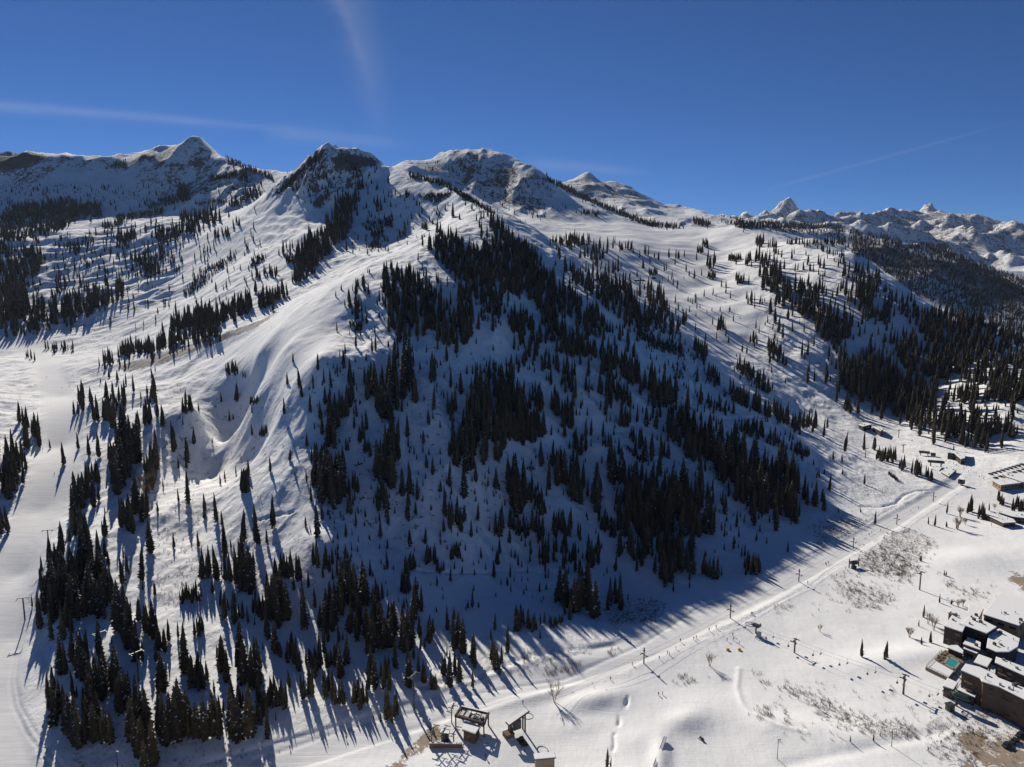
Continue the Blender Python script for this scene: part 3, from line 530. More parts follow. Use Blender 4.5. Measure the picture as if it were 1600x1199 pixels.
 ('0,480 80,520 60,640 150,670 40,720 0,640',150,.8),('175,760 230,770 300,800 300,860 410,920 390,1030 310,980 230,900',150,.9),('350,740 410,740',110),('450,940 490,920 490,1120 430,1010',170,.85),('530,860 600,860',180),
 ('540,970 620,980 600,830 760,900 800,960 640,1060',130,.75),('660,660 720,680 740,730 860,830 910,840 800,830 740,760',110,.9),('500,690 540,700',60),
 ('0,850 70,940 70,1080 0,1090',160,.8),('100,1100 200,1080 190,1000 100,900',70,.5),('110,1199 160,1199',130),('230,1199 320,1180',120),('480,1130 560,1199',100),('600,680 760,790 700,790',18,.5))
cl(R7_,3.527,'toe wood',
 ('1120,890 1130,720 1180,720 1250,760 1330,860 1450,900 1500,1000 1380,1060 1280,1000 1180,910',165,.9),('1360,850 1480,880 1580,940',120,.9),('640,1060 700,980 850,960 1050,940 1050,1060 1130,1120 1130,1199 560,1199',150,.9),
 ('1075,1010 1100,1010',100),('1335,1130,90 1455,1165,130 1150,1000,40 1258,1005,50 1170,1199,60 1250,1199,60'),('1490,1060 1587,1110 1550,1100',130,.8))
cl(R7_,3.527,'run row',('890,430 990,440 980,470 900,400',60,.9),('1040,520 1230,520 1100,470 1040,440',55,.6),('1130,600 1210,610 1350,600 1420,700 1500,710 1300,640',60,.7),('1000,190 1070,200 1060,260',80,.9),('1080,320 1140,370',80),('1200,430 1300,470',90),
 ('1330,500 1370,510',100),('1390,520 1420,530',80),('1440,540 1520,570',80),('1550,600 1587,620',90),('1230,240 1300,320 1430,420 1370,400 1270,300',80,.9))
cl(R8_,3.527,'east hill foot',
 ('740,300 760,260 860,260 1100,330 1330,360 1400,430 1380,520 1200,480 1080,410 860,370 750,330',110,.9),('500,100 620,180 640,60 800,60 960,200 1100,250 1330,240 1330,300 1000,290 740,240 640,200',110,.75),
 ('1200,100 1640,150 1640,340 1400,250',100,.4),('1350,380 1640,400 1640,440 1380,450',110,.7),('600,300 630,300',90))
cl(R8_,3.527,'run row',('0,230 60,260',80),('100,290 130,300',90),('155,310 190,315',70),('210,310 280,360',70),('320,400 430,390',90),('440,410 560,460 520,470',110,.9),('600,500 610,490',90),('675,510 780,490 740,520',90,1),('775,555 880,570',65),
 ('900,620 925,620',60),('965,625 1020,640',80),('1045,670 1078,675',60),('30,350 130,400 280,500 190,490 60,420',60,.7),('320,520 400,540',50),
 ('260,560,70 330,595,25 535,558,45 583,570,40 458,660,40 485,640,30 587,640,30 707,695,55 485,840,90 565,850,25 687,850,25'),('490,700 565,700 530,720',80,.9))
cl(R8_,3.527,'lane fir',('765,915,70'))
cl(R8_,3.527,'toe wood',('0,600 100,620 250,640 330,720 330,860 240,860 100,850 0,800',150,.9),('340,760 440,790 460,860 400,840',110,.9),('290,880 350,895',90),('100,920,110 220,950,120 285,1070,60'),('0,1100 60,1090 130,1080',100,.6),('55,1180 125,1180',90))
cl(R8_,3.527,'village firs',('1160,855,60 1060,915,40 1095,925,60 1395,840,40 1020,1120,30 1160,930,30 1215,940,40'),('1280,850 1300,840',80),('1340,880 1365,890',80),('1440,800 1475,800',55),('1520,830 1580,840',60),('840,640 890,680',20))
cl(R9_,3.538,'front left clump',
 ('165,310 200,310 210,330',110,.9),('220,330 250,400 320,410 380,440 440,390 540,360 600,400 560,240 400,200 300,240 230,250',190,.9),('560,400 690,460 780,550 720,560 600,500',250,.8),('300,60 400,100 400,180 300,180',150,.6),('430,40 560,40 560,180 440,180',180,.8))
cl(R9_,3.538,'gully wood',('800,480 860,490',180),('960,600 1030,640 1020,700',290,.9),('870,540 930,540',110),('620,80 780,160 730,180 700,100',90,.8),('1000,280 1110,280',80),('790,220,50 855,250,70 920,690,50'),('1080,450 1120,460',100))
cl(R9_,3.538,'front lower clump',
 ('165,770 270,770 210,780',180,1),('380,560 480,620 480,740 400,700',200,.9),('490,860 610,870 600,700 520,740',225,.85),('290,930 370,950',200),('350,1080 470,1060 630,1090 600,1000 450,980 360,1020',215,.95))
cl(R9_,3.538,'front bottom row',
 ('645,890 740,900',190),('740,1000 800,980 860,1190 750,1190',220,.85),('850,1010 930,1060 1110,1100 1110,1000 1000,980 900,960',245,.9),('1150,1020 1200,1060 1250,1080 1340,1080 1330,1000 1200,1000',250,.85),('1050,760 1140,740',140),
 ('1180,640 1290,720 1250,640',230,.9),('1330,660,260 1185,790,70'),('1360,740 1440,720',220),('1320,880 1360,890',120),('1410,960 1440,960',130),('1480,850 1580,860',100),('1440,880 1460,880',180))
cl(R9_,3.538,'spur clump',('1100,180 1220,150 1230,110 1120,100',130,.9),('1250,200 1330,230 1410,230 1400,150 1290,130',215,.9),('1190,290 1290,330 1370,400 1320,400',90,.8),('1400,330 1480,390',110),('1490,400 1587,410 1587,330 1480,330',225,.85))
cl(R10_,3.538,'spur clump',('60,380 240,380 230,420 190,440 60,400',245,1),('110,180 240,200',140),('290,205,90 265,285,70 328,320,110 458,505,100 480,495,50'),('355,420 440,430',175),('400,270 430,330',120))
cl(R10_,3.538,'front middle wood',
 ('245,110 330,90 500,60 530,140 440,150 340,100',130,.85),('470,380 540,330 700,300 710,260 600,260 480,200',190,.9),('540,600 700,560 760,520 740,440 600,420 550,480',180,.8),('180,600 245,640',130),('275,620 330,660',80),('370,660 500,650 550,620 500,600 380,620',130,.9),
 ('620,740 660,720',180),('690,750 735,750',130),('737,680 765,680',150))
cl(R10_,3.538,'roadside row',('70,850 165,850',110),('255,830 305,830',160),('370,790 480,850',130),('185,755,90 690,950,50'),('540,840 610,880',110),('710,930 780,930',150))
cl(R10_,3.538,'front right wood',
 ('825,340 940,320 980,350 870,300',160,.9),('805,230 850,230',110),('830,130 880,130',90),('720,130 730,120',100),('800,570 890,580 880,480 820,480',200,.85),('900,560 1020,520 960,480',110,.8),('955,440 975,440',80),('1060,440,110 1090,470,110'),
 ('1100,560 1140,560',180),('1150,640 1250,640 1240,600 1160,600',130,.9),('1080,720 1130,720',180),('1035,720 1060,730',110),('905,710 940,720',120),('965,780 1000,760',90),
 ('1200,760,90 1320,440,90 1300,500,70 1390,570,150 1345,690,80'),('1300,630 1350,640',130),('1420,450 1580,440 1587,420 1430,430',100,.9))
cl(R10_,3.538,'face foot scatter',('950,70 990,70',100),('960,110 1050,130 1030,100',70,.9),('1075,40 1120,40',70),('1245,45,60 1330,75,70 1405,150,70 1390,195,50 1470,95,35 1567,230,50 1270,110,40 1410,40,50 1515,65,50 1570,80,50'))
cl(R11_,3.538,'valley edge wood',
 ('145,90 360,80 350,40 160,40',100,.85),('375,100 500,120 490,60 380,60',130,.9),('600,0 680,70 800,160 870,190 950,140 1000,50 1000,0',130,.9),('1045,180 1190,180 1130,130 1050,140',120,.9),('1290,120 1365,125',90),
 ('185,155,50 200,155,50 150,225,40 180,400,60 525,130,40 640,275,30 980,210,60'),('200,300 265,300 260,270',160,.9),('270,260 305,250',170),('330,370 470,380 460,280 340,270',195,.9),('535,310 605,300',160),('0,450 160,440 160,410 20,420',100,.9),
 ('210,420 280,410',55),('300,380 320,380',110))
cl(R11_,3.538,'creek fir',('525,1199,105 545,1199,60'))
cl(R12_,3.538,'two firs',('694,590,92'))
cl(R12_,3.538,'two firs b',('824,600,95'))
cl(R12_,3.538,'village firs',('1125,290,45 1035,370,65 1010,420,35 1075,510,60 1025,520,40 1020,60,30 1150,140,30 1160,140,25 760,1055,40 632,1060,35 1190,300,30'))
cl((0,0),1,'scatter',('570,440 680,390 770,340 900,440 1100,600 1280,780 1180,880 1000,880 800,960 600,960 480,900 490,700 480,600 540,480',24,.02),('570,440 680,390 770,340 900,440 1100,600 1280,780 1180,880 1000,880 800,960 600,960 480,900 490,700 480,600 540,480',11,.012),
 ('60,880 200,700 300,760 480,860 620,980 740,1040 560,1110 350,1140 80,1100 50,960',24,.012),('60,880 200,700 300,760 480,860 620,980 740,1040 560,1110 350,1140 80,1100 50,960',50,.03),
 ('1180,380 1300,390 1440,480 1600,560 1600,670 1480,680 1340,620 1250,520',15,.05),('0,440 100,380 330,330 420,360 400,440 300,500 150,520 0,520',11,.03),('560,290 700,320 680,370 600,400 540,400',9,.03),
 ('860,380 1080,400 1200,480 1240,640 1100,560 960,460',12,.02),('650,250 860,270 900,345 800,350 700,300',6,.02),('0,300 200,290 390,290 400,330 0,335',7,.02),('440,270 500,245 600,260 560,320 460,320',8,.04),
 ('960,455 1060,530 1120,600 1240,680 1300,760 1200,690 1080,620 980,520',9,.05),('150,560 240,540 250,640 160,640',16,.03))
'''
TREE_ZONES = {
 'basin': ('in the high basin at the upper left', 'basin'), 'bench band': ('in the dark band along the bench behind the sunlit shoulder', ''),
}
# ---------------------------------------------------------------- conifers
def tag(o, label=None, cat=None, group=None, kind=None):
    if label: o['label'] = label
    if cat: o['category'] = cat
    if group: o['group'] = group
    if kind: o['kind'] = kind
    return o
M = {}
M['needles'] = mat('spruce_needles', (.050,.042,.031), .9, .1, .5, scale=.6)
M['needles_olive'] = mat('spruce_needles_olive', (.072,.056,.034), .9, .1, .5, scale=.6)
M['bark'] = mat('bark', (.07,.05,.038), .9, .1)
M['snowcap'] = mat('snow_cap', (.8,.8,.8), .9, .1, .97)
M['twig'] = mat('bare_twigs', (.27,.20,.15), .9, .1)
def crown_arrays(seed, whorls, per, droop=.35, width=.15, snow=.05, base=.07, kind=0):
    """unit-height spruce crown: jagged boughs round a dark core"""
    r = np.random.default_rng(seed); V = []; Fq = []; mi = []
    # core
    ns = 6; prof = [(base, .35*width), (base+.06, .62*width), (.35, .54*width), (.65, .37*width), (.88, .17*width), (1.0, .006)]
    off = r.uniform(-.01, .01, (len(prof), 2))
    for k, (h, w) in enumerate(prof):
        for s in range(ns):
            a = 2*math.pi*(s+.5*(k % 2))/ns; ww = w*r.uniform(.8, 1.15)
            V.append((ww*math.cos(a)+off[k,0]*(k<5), ww*math.sin(a)+off[k,1]*(k<5), h))
    for k in range(len(prof)-1):
        for s in range(ns):
            Fq.append((k*ns+s, k*ns+(s+1) % ns, (k+1)*ns+(s+1) % ns, (k+1)*ns+s)); mi.append(0)
    lean = r.uniform(.8, 1.2, 8)
    for w in range(whorls):
        t = (w+r.uniform(-.25, .25))/whorls; t = min(max(t, 0), .985)
        h = base+(1-base)*t**.92
        L0 = width*((1-t)**.62*.9+.03)*(1 if t > .08 else .72)
        n = max(3, int(per*(1-.55*t))); a0 = r.uniform(0, 6.28)
        for i in range(n):
            a = a0+2*math.pi*i/n+r.uniform(-.25, .25)
            L = L0*r.uniform(.55, 1.22)*lean[int((a % 6.283)/6.284*8)]
            if r.random() < .06: L *= .4
            ca_, sa_ = math.cos(a), math.sin(a); hw = L*r.uniform(.26, .42)+.006; d = droop*L*r.uniform(.7, 1.5)
            z0 = h+.015; z1 = h-d; zt = h-d*.55
            b = len(V)
            V += [(.12*L*ca_, .12*L*sa_, z0), (.62*L*ca_+hw*sa_, .62*L*sa_-hw*ca_, z1-.006*r.random()), (L*ca_, L*sa_, z1-.004), (.62*L*ca_-hw*sa_, .62*L*sa_+hw*ca_, z1-.008*r.random())]
            Fq.append((b, b+1, b+2, b+3)); mi.append(0)
            if r.random() < snow*2:
                e = .004; s1, s2 = r.uniform(.4, .6), r.uniform(.75, .95); q = hw*.45; b = len(V)
                V += [(s1*L*ca_, s1*L*sa_, h-d*s1+e+.008), (s2*L*ca_+q*sa_, s2*L*sa_-q*ca_, h-d*s2+e), (s2*L*ca_*1.08, s2*L*sa_*1.08, z1+e), (s2*L*ca_-q*sa_, s2*L*sa_+q*ca_, h-d*s2+e)]
                Fq.append((b, b+1, b+2, b+3)); mi.append(1)
    return np.array(V), np.array(Fq), np.array(mi)
def trunk_arrays():
    V = []; Fq = []
    for k, (h, w) in enumerate(((-.06, .016), (.1, .013), (.5, .008), (.97, .002))):
        for s in range(5): V.append((w*math.cos(s*1.2566), w*math.sin(s*1.2566), h))
    for k in range(3):
        for s in range(5): Fq.append((k*5+s, k*5+(s+1) % 5, (k+1)*5+(s+1) % 5, (k+1)*5+s))
    return np.array(V), np.array(Fq)
NEAR = [crown_arrays(11, 30, 11, .30, .15, .06), crown_arrays(12, 26, 10, .42, .13, .045), crown_arrays(13, 32, 11, .34, .165, .08), crown_arrays(14, 24, 9, .5, .115, .03), crown_arrays(15, 28, 10, .25, .175, .06), crown_arrays(16, 30, 11, .4, .14, .05)]
MIDT = [crown_arrays(20+k, 12, 6, .35, w, .03) for k, w in enumerate((.155, .135, .17, .12))]
FART = [crown_arrays(30+k, 4, 5, .4, w, .0) for k, w in enumerate((.19, .22))]
# where the trees stand: (region, scale, [(pixel outline or single, height px, density)])
def P(s): return [tuple(float(q) for q in p.split(',')) for p in s.split()]
CL = []
def cl(reg, k, name, *items): CL.append((reg, k, name, items))
exec(TREE_DATA)
trees = []            # x, y, z, height, px height, clump name, single?
def add_tree(u, v, hpx, name, single=False, hmax=34):
    p = on_ground(u, v)
    if p is None: return
    dist = math.hypot(p.x, p.y, p.z-CAM_H); fwd = p.y*math.cos(PITCH)-(p.z-CAM_H)*math.sin(PITCH)
    h = hpx*fwd/F_PX*1.16; h = min(h, hmax)
    if h < 1.2: return
    trees.append((p.x, p.y, p.z, h, h*F_PX/fwd, name, single, u, v))
tr = random.Random(5)
for reg, k, name, items in CL:
    for it in items:
        if isinstance(it, str): it = (it,)
        pts = P(it[0]); hz = it[1] if len(it) > 1 else None
        if len(pts[0]) == 3:                    # singles x,y,h
            for x, y, h in pts: add_tree(reg[0]+x/k, reg[1]+y/k, h/k, name, True)
            continue
        dens = it[2] if len(it) > 2 else .7
        if len(pts) <= 2:
            (x1, y1), (x2, y2) = pts[0], pts[-1]; L = math.hypot(x2-x1, y2-y1); nn = max(1, int(L/(hz*.10)*dens/.7)) + (1 if L > 0 else 0)
            for i in range(nn):
                t = i/max(1, nn-1); add_tree(reg[0]+(x1+(x2-x1)*t+tr.uniform(-.06, .06)*hz)/k, reg[1]+(y1+(y2-y1)*t+tr.uniform(-.32, .22)*hz)/k, hz/k*tr.uniform(.7, 1.1), name)
            continue
        xs = [p[0] for p in pts]; ys = [p[1] for p in pts]
        A = .5*abs(sum(pts[i][0]*pts[(i+1) % len(pts)][1]-pts[(i+1) % len(pts)][0]*pts[i][1] for i in range(len(pts))))
        want = max(2, int(dens*A/(float(np.interp(hz, [60, 100, 150, 200], [.050, .044, .032, .021]))*hz*hz))); got = 0; tries = 0; put = []
        while got < want and tries < want*25:
            tries += 1; x = tr.uniform(min(xs), max(xs)); y = tr.uniform(min(ys), max(ys))
            if not in_poly(x, y, pts): continue
            if any(abs(x-a) < .07*hz and abs(y-b) < .07*hz for a, b in put[-60:]): continue
            put.append((x, y)); got += 1
            if tr.random() < .38: x += tr.gauss(0, .28)*hz; y += tr.gauss(0, .32)*hz
            s = tr.choice((.5, .65, .8, .9, .95, 1.0, 1.1)) if dens < .95 else tr.uniform(.7, 1.05)
            add_tree(reg[0]+x/k, reg[1]+y/k, hz/k*s*tr.uniform(.9, 1.08), name)
print('trees', len(trees))
TZONE = TREE_ZONES
order = sorted(range(len(trees)), key=lambda i: -trees[i][4])
# the 300 that show largest stand as things of their own
inframe = [i for i in order if -2 < trees[i][7] < 1602 and trees[i][8]-trees[i][4]*.6 < 1199]
named = inframe[:300]; nset = set(named); forest = [i for i in range(len(trees)) if i not in nset]
# merged forest
def bake(name, ids, kinds, mats, seed=1):
    r = np.random.default_rng(seed); VV = []; FF = []; MM = []; off = 0
    for i in ids:
        x, y, z, h = trees[i][:4]; v, f, m = kinds(trees[i], r)
        a = r.uniform(0, 6.28); c, s = math.cos(a), math.sin(a); w = r.uniform(.85, 1.2)*h
        lx_, ly_ = r.normal(0, .025, 2)
        q = np.empty_like(v); q[:,0] = (v[:,0]*c-v[:,1]*s)*w+v[:,2]*h*lx_+x; q[:,1] = (v[:,0]*s+v[:,1]*c)*w+v[:,2]*h*ly_+y; q[:,2] = v[:,2]*h*1.03+z-.03*h
        VV.append(q); FF.append(f+off); MM.append(np.where(m == 1, 2, 1 if r.random() < .3 else 0)); off += len(v)
    me = mesh_np(name, np.concatenate(VV), np.concatenate(FF), False, np.concatenate(MM))
    for k in mats: me.materials.append(M[k])
    o = bpy.data.objects.new(name, me); C.objects.link(o); return o
def kind_of(t, r):
    px = t[4]
    if px > 26: return MIDT[r.integers(4)]
    if px > 11: return MIDT[r.integers(4)]
    return FART[r.integers(2)]
fo = bake('conifer_forest', forest, kind_of, ('needles', 'needles_olive', 'snowcap'))
tag(fo, 'dense dark conifer forest spread over the snowy slopes, beyond the nearest trees', 'forest', kind='stuff')
# near trees as things
crown_me = []; tv, tf = trunk_arrays()
for k, (v, f, m) in enumerate(NEAR):
    for j, nm in enumerate(('needles', 'needles_olive')):
        me = mesh_np('spruce_crown', v, f, False, m); me.materials.append(M[nm]); me.materials.append(M['snowcap']); crown_me.append(me)
trunk_me = mesh_np('spruce_trunk', tv, tf, True); trunk_me.materials.append(M['bark'])
trg = random.Random(9)
PHR = {'run left wood': 'the wood left of the groomed run', 'run singles': 'the loose row standing on the groomed run', 'hollow wood': 'the wood above the shaded hollow', 'run right wood': 'the tall clump right of the run',
 'hollow rim': 'the sunny rim round the hollow', 'face upper left': 'the upper left of the shaded face', 'face centre': 'the centre columns of the shaded face', 'face left clump': 'the big clump at the shade line',
 'face middle wood': 'the middle wood of the shaded face', 'face right band': 'the right band of the shaded face', 'face lower wood': 'the lower wood of the shaded face', 'toe wood': 'the dense wood at the face foot',
 'front left clump': 'the large clump at lower left', 'gully wood': 'the gully below the sunny spur', 'front lower clump': 'the clump in the lower left corner', 'front bottom row': 'the wood along the bottom left edge',
 'spur clump': 'the clump below the sunlit spur', 'front middle wood': 'the shaded wood above the road', 'roadside row': 'the row just above the road', 'front right wood': 'the wood right of the road bend',
 'face foot scatter': 'the scattered trees at the face foot', 'valley edge wood': 'the wood at the valley floor edge', 'creek fir': 'the pair by the creek crack', 'village firs': 'the firs near the lodges', 'lane fir': 'the lane edge', 'east hill': 'the east hill', 'east hill foot': 'the foot of the east hill', 'run row': 'the row along the far run'}
UNIQ = {'two firs': 'left one of the two lone firs on the open piste', 'two firs b': 'right one of the two lone firs on the open piste', 'lane fir': 'lone fir at the edge of the tow lane'}
OR_ = ['first','second','third','fourth','fifth','sixth','seventh','eighth','ninth','tenth']
RW = ['nearest','second','third','fourth','fifth','sixth','seventh','eighth','ninth','tenth']
labels = {}
for nm in {trees[i][5] for i in named}:
    mem = sorted([i for i in named if trees[i][5] == nm], key=lambda i: -trees[i][8])
    if nm in UNIQ and len(mem) == 1: labels[mem[0]] = (UNIQ[nm], None); continue
    ph = PHR.get(nm, 'the '+nm)
    hs = sorted(trees[i][4] for i in mem); med = hs[len(hs)//2]
    for r0 in range(0, len(mem), 7):
        row = sorted(mem[r0:r0+7], key=lambda i: trees[i][7]); rn = RW[min(r0//7, 9)]
        for k, i in enumerate(row):
            lab = '%s spruce from left, %s row, in %s' % (OR_[k], rn, ph) if len(mem) > 1 else 'dark spruce in %s' % ph
            labels[i] = (lab, 'spruces in '+ph if len(mem) > 1 else None)
for i in named:
    x, y, z, h, hp, name, single, u, v = trees[i]
    t = bpy.data.objects.new('spruce_tree', None); C.objects.link(t); t.empty_display_size = .5
    t.location = (x, y, z-.03*h); w = h*trg.uniform(.85, 1.15)
    t.rotation_euler = (trg.gauss(0, .02), trg.gauss(0, .02), trg.uniform(0, 6.28)); t.scale = (w, w, h*1.03)
    c = bpy.data.objects.new('crown', trg.choice(crown_me)); c.parent = t; C.objects.link(c)
    k = bpy.data.objects.new('trunk', trunk_me); k.parent = t; C.objects.link(k)
    lab, grp = labels[i]; tag(t, lab, 'tree', grp)
# ---------------------------------------------------------------- object builders
M['dark_metal'] = mat('dark_metal', (.045,.047,.05), .5, .4); M['grey_metal'] = mat('grey_metal', (.22,.23,.24), .5, .4)
M['green_metal'] = mat('green_metal', (.03,.055,.045), .45, .4); M['brown_wall'] = mat('brown_wall', (.105,.072,.055), .9, .2, .8, 1.5)
M['dark_wall'] = mat('dark_wall', (.06,.045,.042), .9, .2, .8, 1.5); M['tan_wall'] = mat('tan_wall', (.30,.21,.13), .9, .2, .85, 1.2)
M['beige_wall'] = mat('beige_wall', (.22,.18,.13), .9, .2, .85, 1.2); M['glass'] = mat('window_glass', (.03,.035,.045), .15, .5)
M['frame_white'] = mat('pale_trim', (.5,.47,.43), .7, .3); M['roof_snow'] = mat('roof_snow', (.80,.80,.80), .9, .1, .96, .5)
M['wood'] = mat('weathered_wood', (.16,.105,.07), .85, .2); M['deck'] = mat('deck_boards', (.22,.165,.125), .85, .2, .7, 1.0)
M['water'] = mat('pool_water', (.035,.30,.30), .08, .5, .85, .6); M['concrete'] = mat('concrete', (.30,.27,.24), .9, .2)
M['cable'] = mat('steel_cable', (.06,.06,.065), .5, .4); M['pale_metal'] = mat('pale_roof_metal', (.42,.42,.45), .5, .4)
M['yellow'] = mat('yellow_pad', (.75,.50,.05), .7, .3); M['red'] = mat('red_cloth', (.42,.05,.04), .8, .2)
for nm, c_ in (('jacket_dark', (.025,.027,.035)), ('jacket_red', (.33,.03,.03)), ('jacket_blue', (.03,.08,.26)), ('trousers', (.03,.03,.035)), ('skin', (.5,.32,.24))): M[nm] = mat(nm, c_, .85, .2)
class MB:
    def __init__(s): s.V = []; s.F = []
    def box(s, c, d, rz=0):
        b = len(s.V); cr_, sr_ = math.cos(rz), math.sin(rz)
        for k in range(8):
            x = (k & 1)*d[0]-d[0]/2; y = (k >> 1 & 1)*d[1]-d[1]/2; z = (k >> 2)*d[2]-d[2]/2
            s.V.append((c[0]+x*cr_-y*sr_, c[1]+x*sr_+y*cr_, c[2]+z))
        s.F += [(b,b+2,b+3,b+1),(b+4,b+5,b+7,b+6),(b,b+1,b+5,b+4),(b+2,b+6,b+7,b+3),(b,b+4,b+6,b+2),(b+1,b+3,b+7,b+5)]; return s
    def tube(s, p, q, r0, r1=None, n=6):
        r1 = r0 if r1 is None else r1; p, q = Vector(p), Vector(q); a = (q-p).normalized()
        e = a.orthogonal().normalized(); f = a.cross(e); b = len(s.V)
        for P_, r in ((p, r0), (q, r1)):
            for k in range(n):
                w = 2*math.pi*k/n; s.V.append(tuple(P_+e*(r*math.cos(w))+f*(r*math.sin(w))))
        for k in range(n): s.F.append((b+k, b+(k+1) % n, b+n+(k+1) % n, b+n+k))
        s.F.append(tuple(b+k for k in reversed(range(n)))); s.F.append(tuple(b+n+k for k in range(n))); return s
    def path(s, pts, r, n=6):
        for a, b in zip(pts[:-1], pts[1:]): s.tube(a, b, r, r, n)
        return s
    def prism(s, poly, z0, z1):         # poly list of xy, ccw or cw; z0/z1 number or per-vertex list
        A = sum(poly[i][0]*poly[(i+1) % len(poly)][1]-poly[(i+1) % len(poly)][0]*poly[i][1] for i in range(len(poly)))
        if A < 0: poly = poly[::-1]
        n_ = len(poly); b = len(s.V)
        s.V += [(x, y, z0) for x, y in poly]+[(x, y, z1) for x, y in poly]
        s.F.append(tuple(b+k for k in reversed(range(n_)))); s.F.append(tuple(b+n_+k for k in range(n_)))
        for k in range(n_): s.F.append((b+k, b+(k+1) % n_, b+n_+(k+1) % n_, b+n_+k))
        return s
    def build(s, name, m, parent=None, bevel=0, label=None, smooth=False):
        me = bpy.data.meshes.new(name); me.from_pydata([tuple(v) for v in s.V], [], s.F); me.update()
        if smooth: me.polygons.foreach_set('use_smooth', [True]*len(me.polygons))
        for k in (m if isinstance(m, (list, tuple)) else [m]): me.materials.append(M[k])
        o = bpy.data.objects.new(name, me); C.objects.link(o)
        if parent: o.parent = parent
        if bevel:
            b = o.modifiers.new('bevel', 'BEVEL'); b.width = bevel; b.segments = 2
        if label: o['label'] = label
        return o
def gp(u, v): return on_ground(u, v)
def gz(x, y, z):                        # pixel -> point on the plane of height z
    a, b, c = ray(x, y); t = (z-CAM_H)/c; return (a*t, b*t)
def thing(name, label, cat, p, rz=0, group=None):
    o = bpy.data.objects.new(name, None); C.objects.link(o); o.location = p; o.rotation_euler = (0, 0, rz); o.empty_display_size = 1
    return tag(o, label, cat, group)
def copy_thing(src, p, rz, label, scale=None):
    o = src.copy(); C.objects.link(o); o.location = p; o.rotation_euler = (0, 0, rz); o['label'] = label
    if scale: o.scale = (scale,)*3
    for ch in list(src.children):
        c = ch.copy(); C.objects.link(c); c.parent = o
        for g_ in list(ch.children):
            d = g_.copy(); C.objects.link(d); d.parent = c
    return o

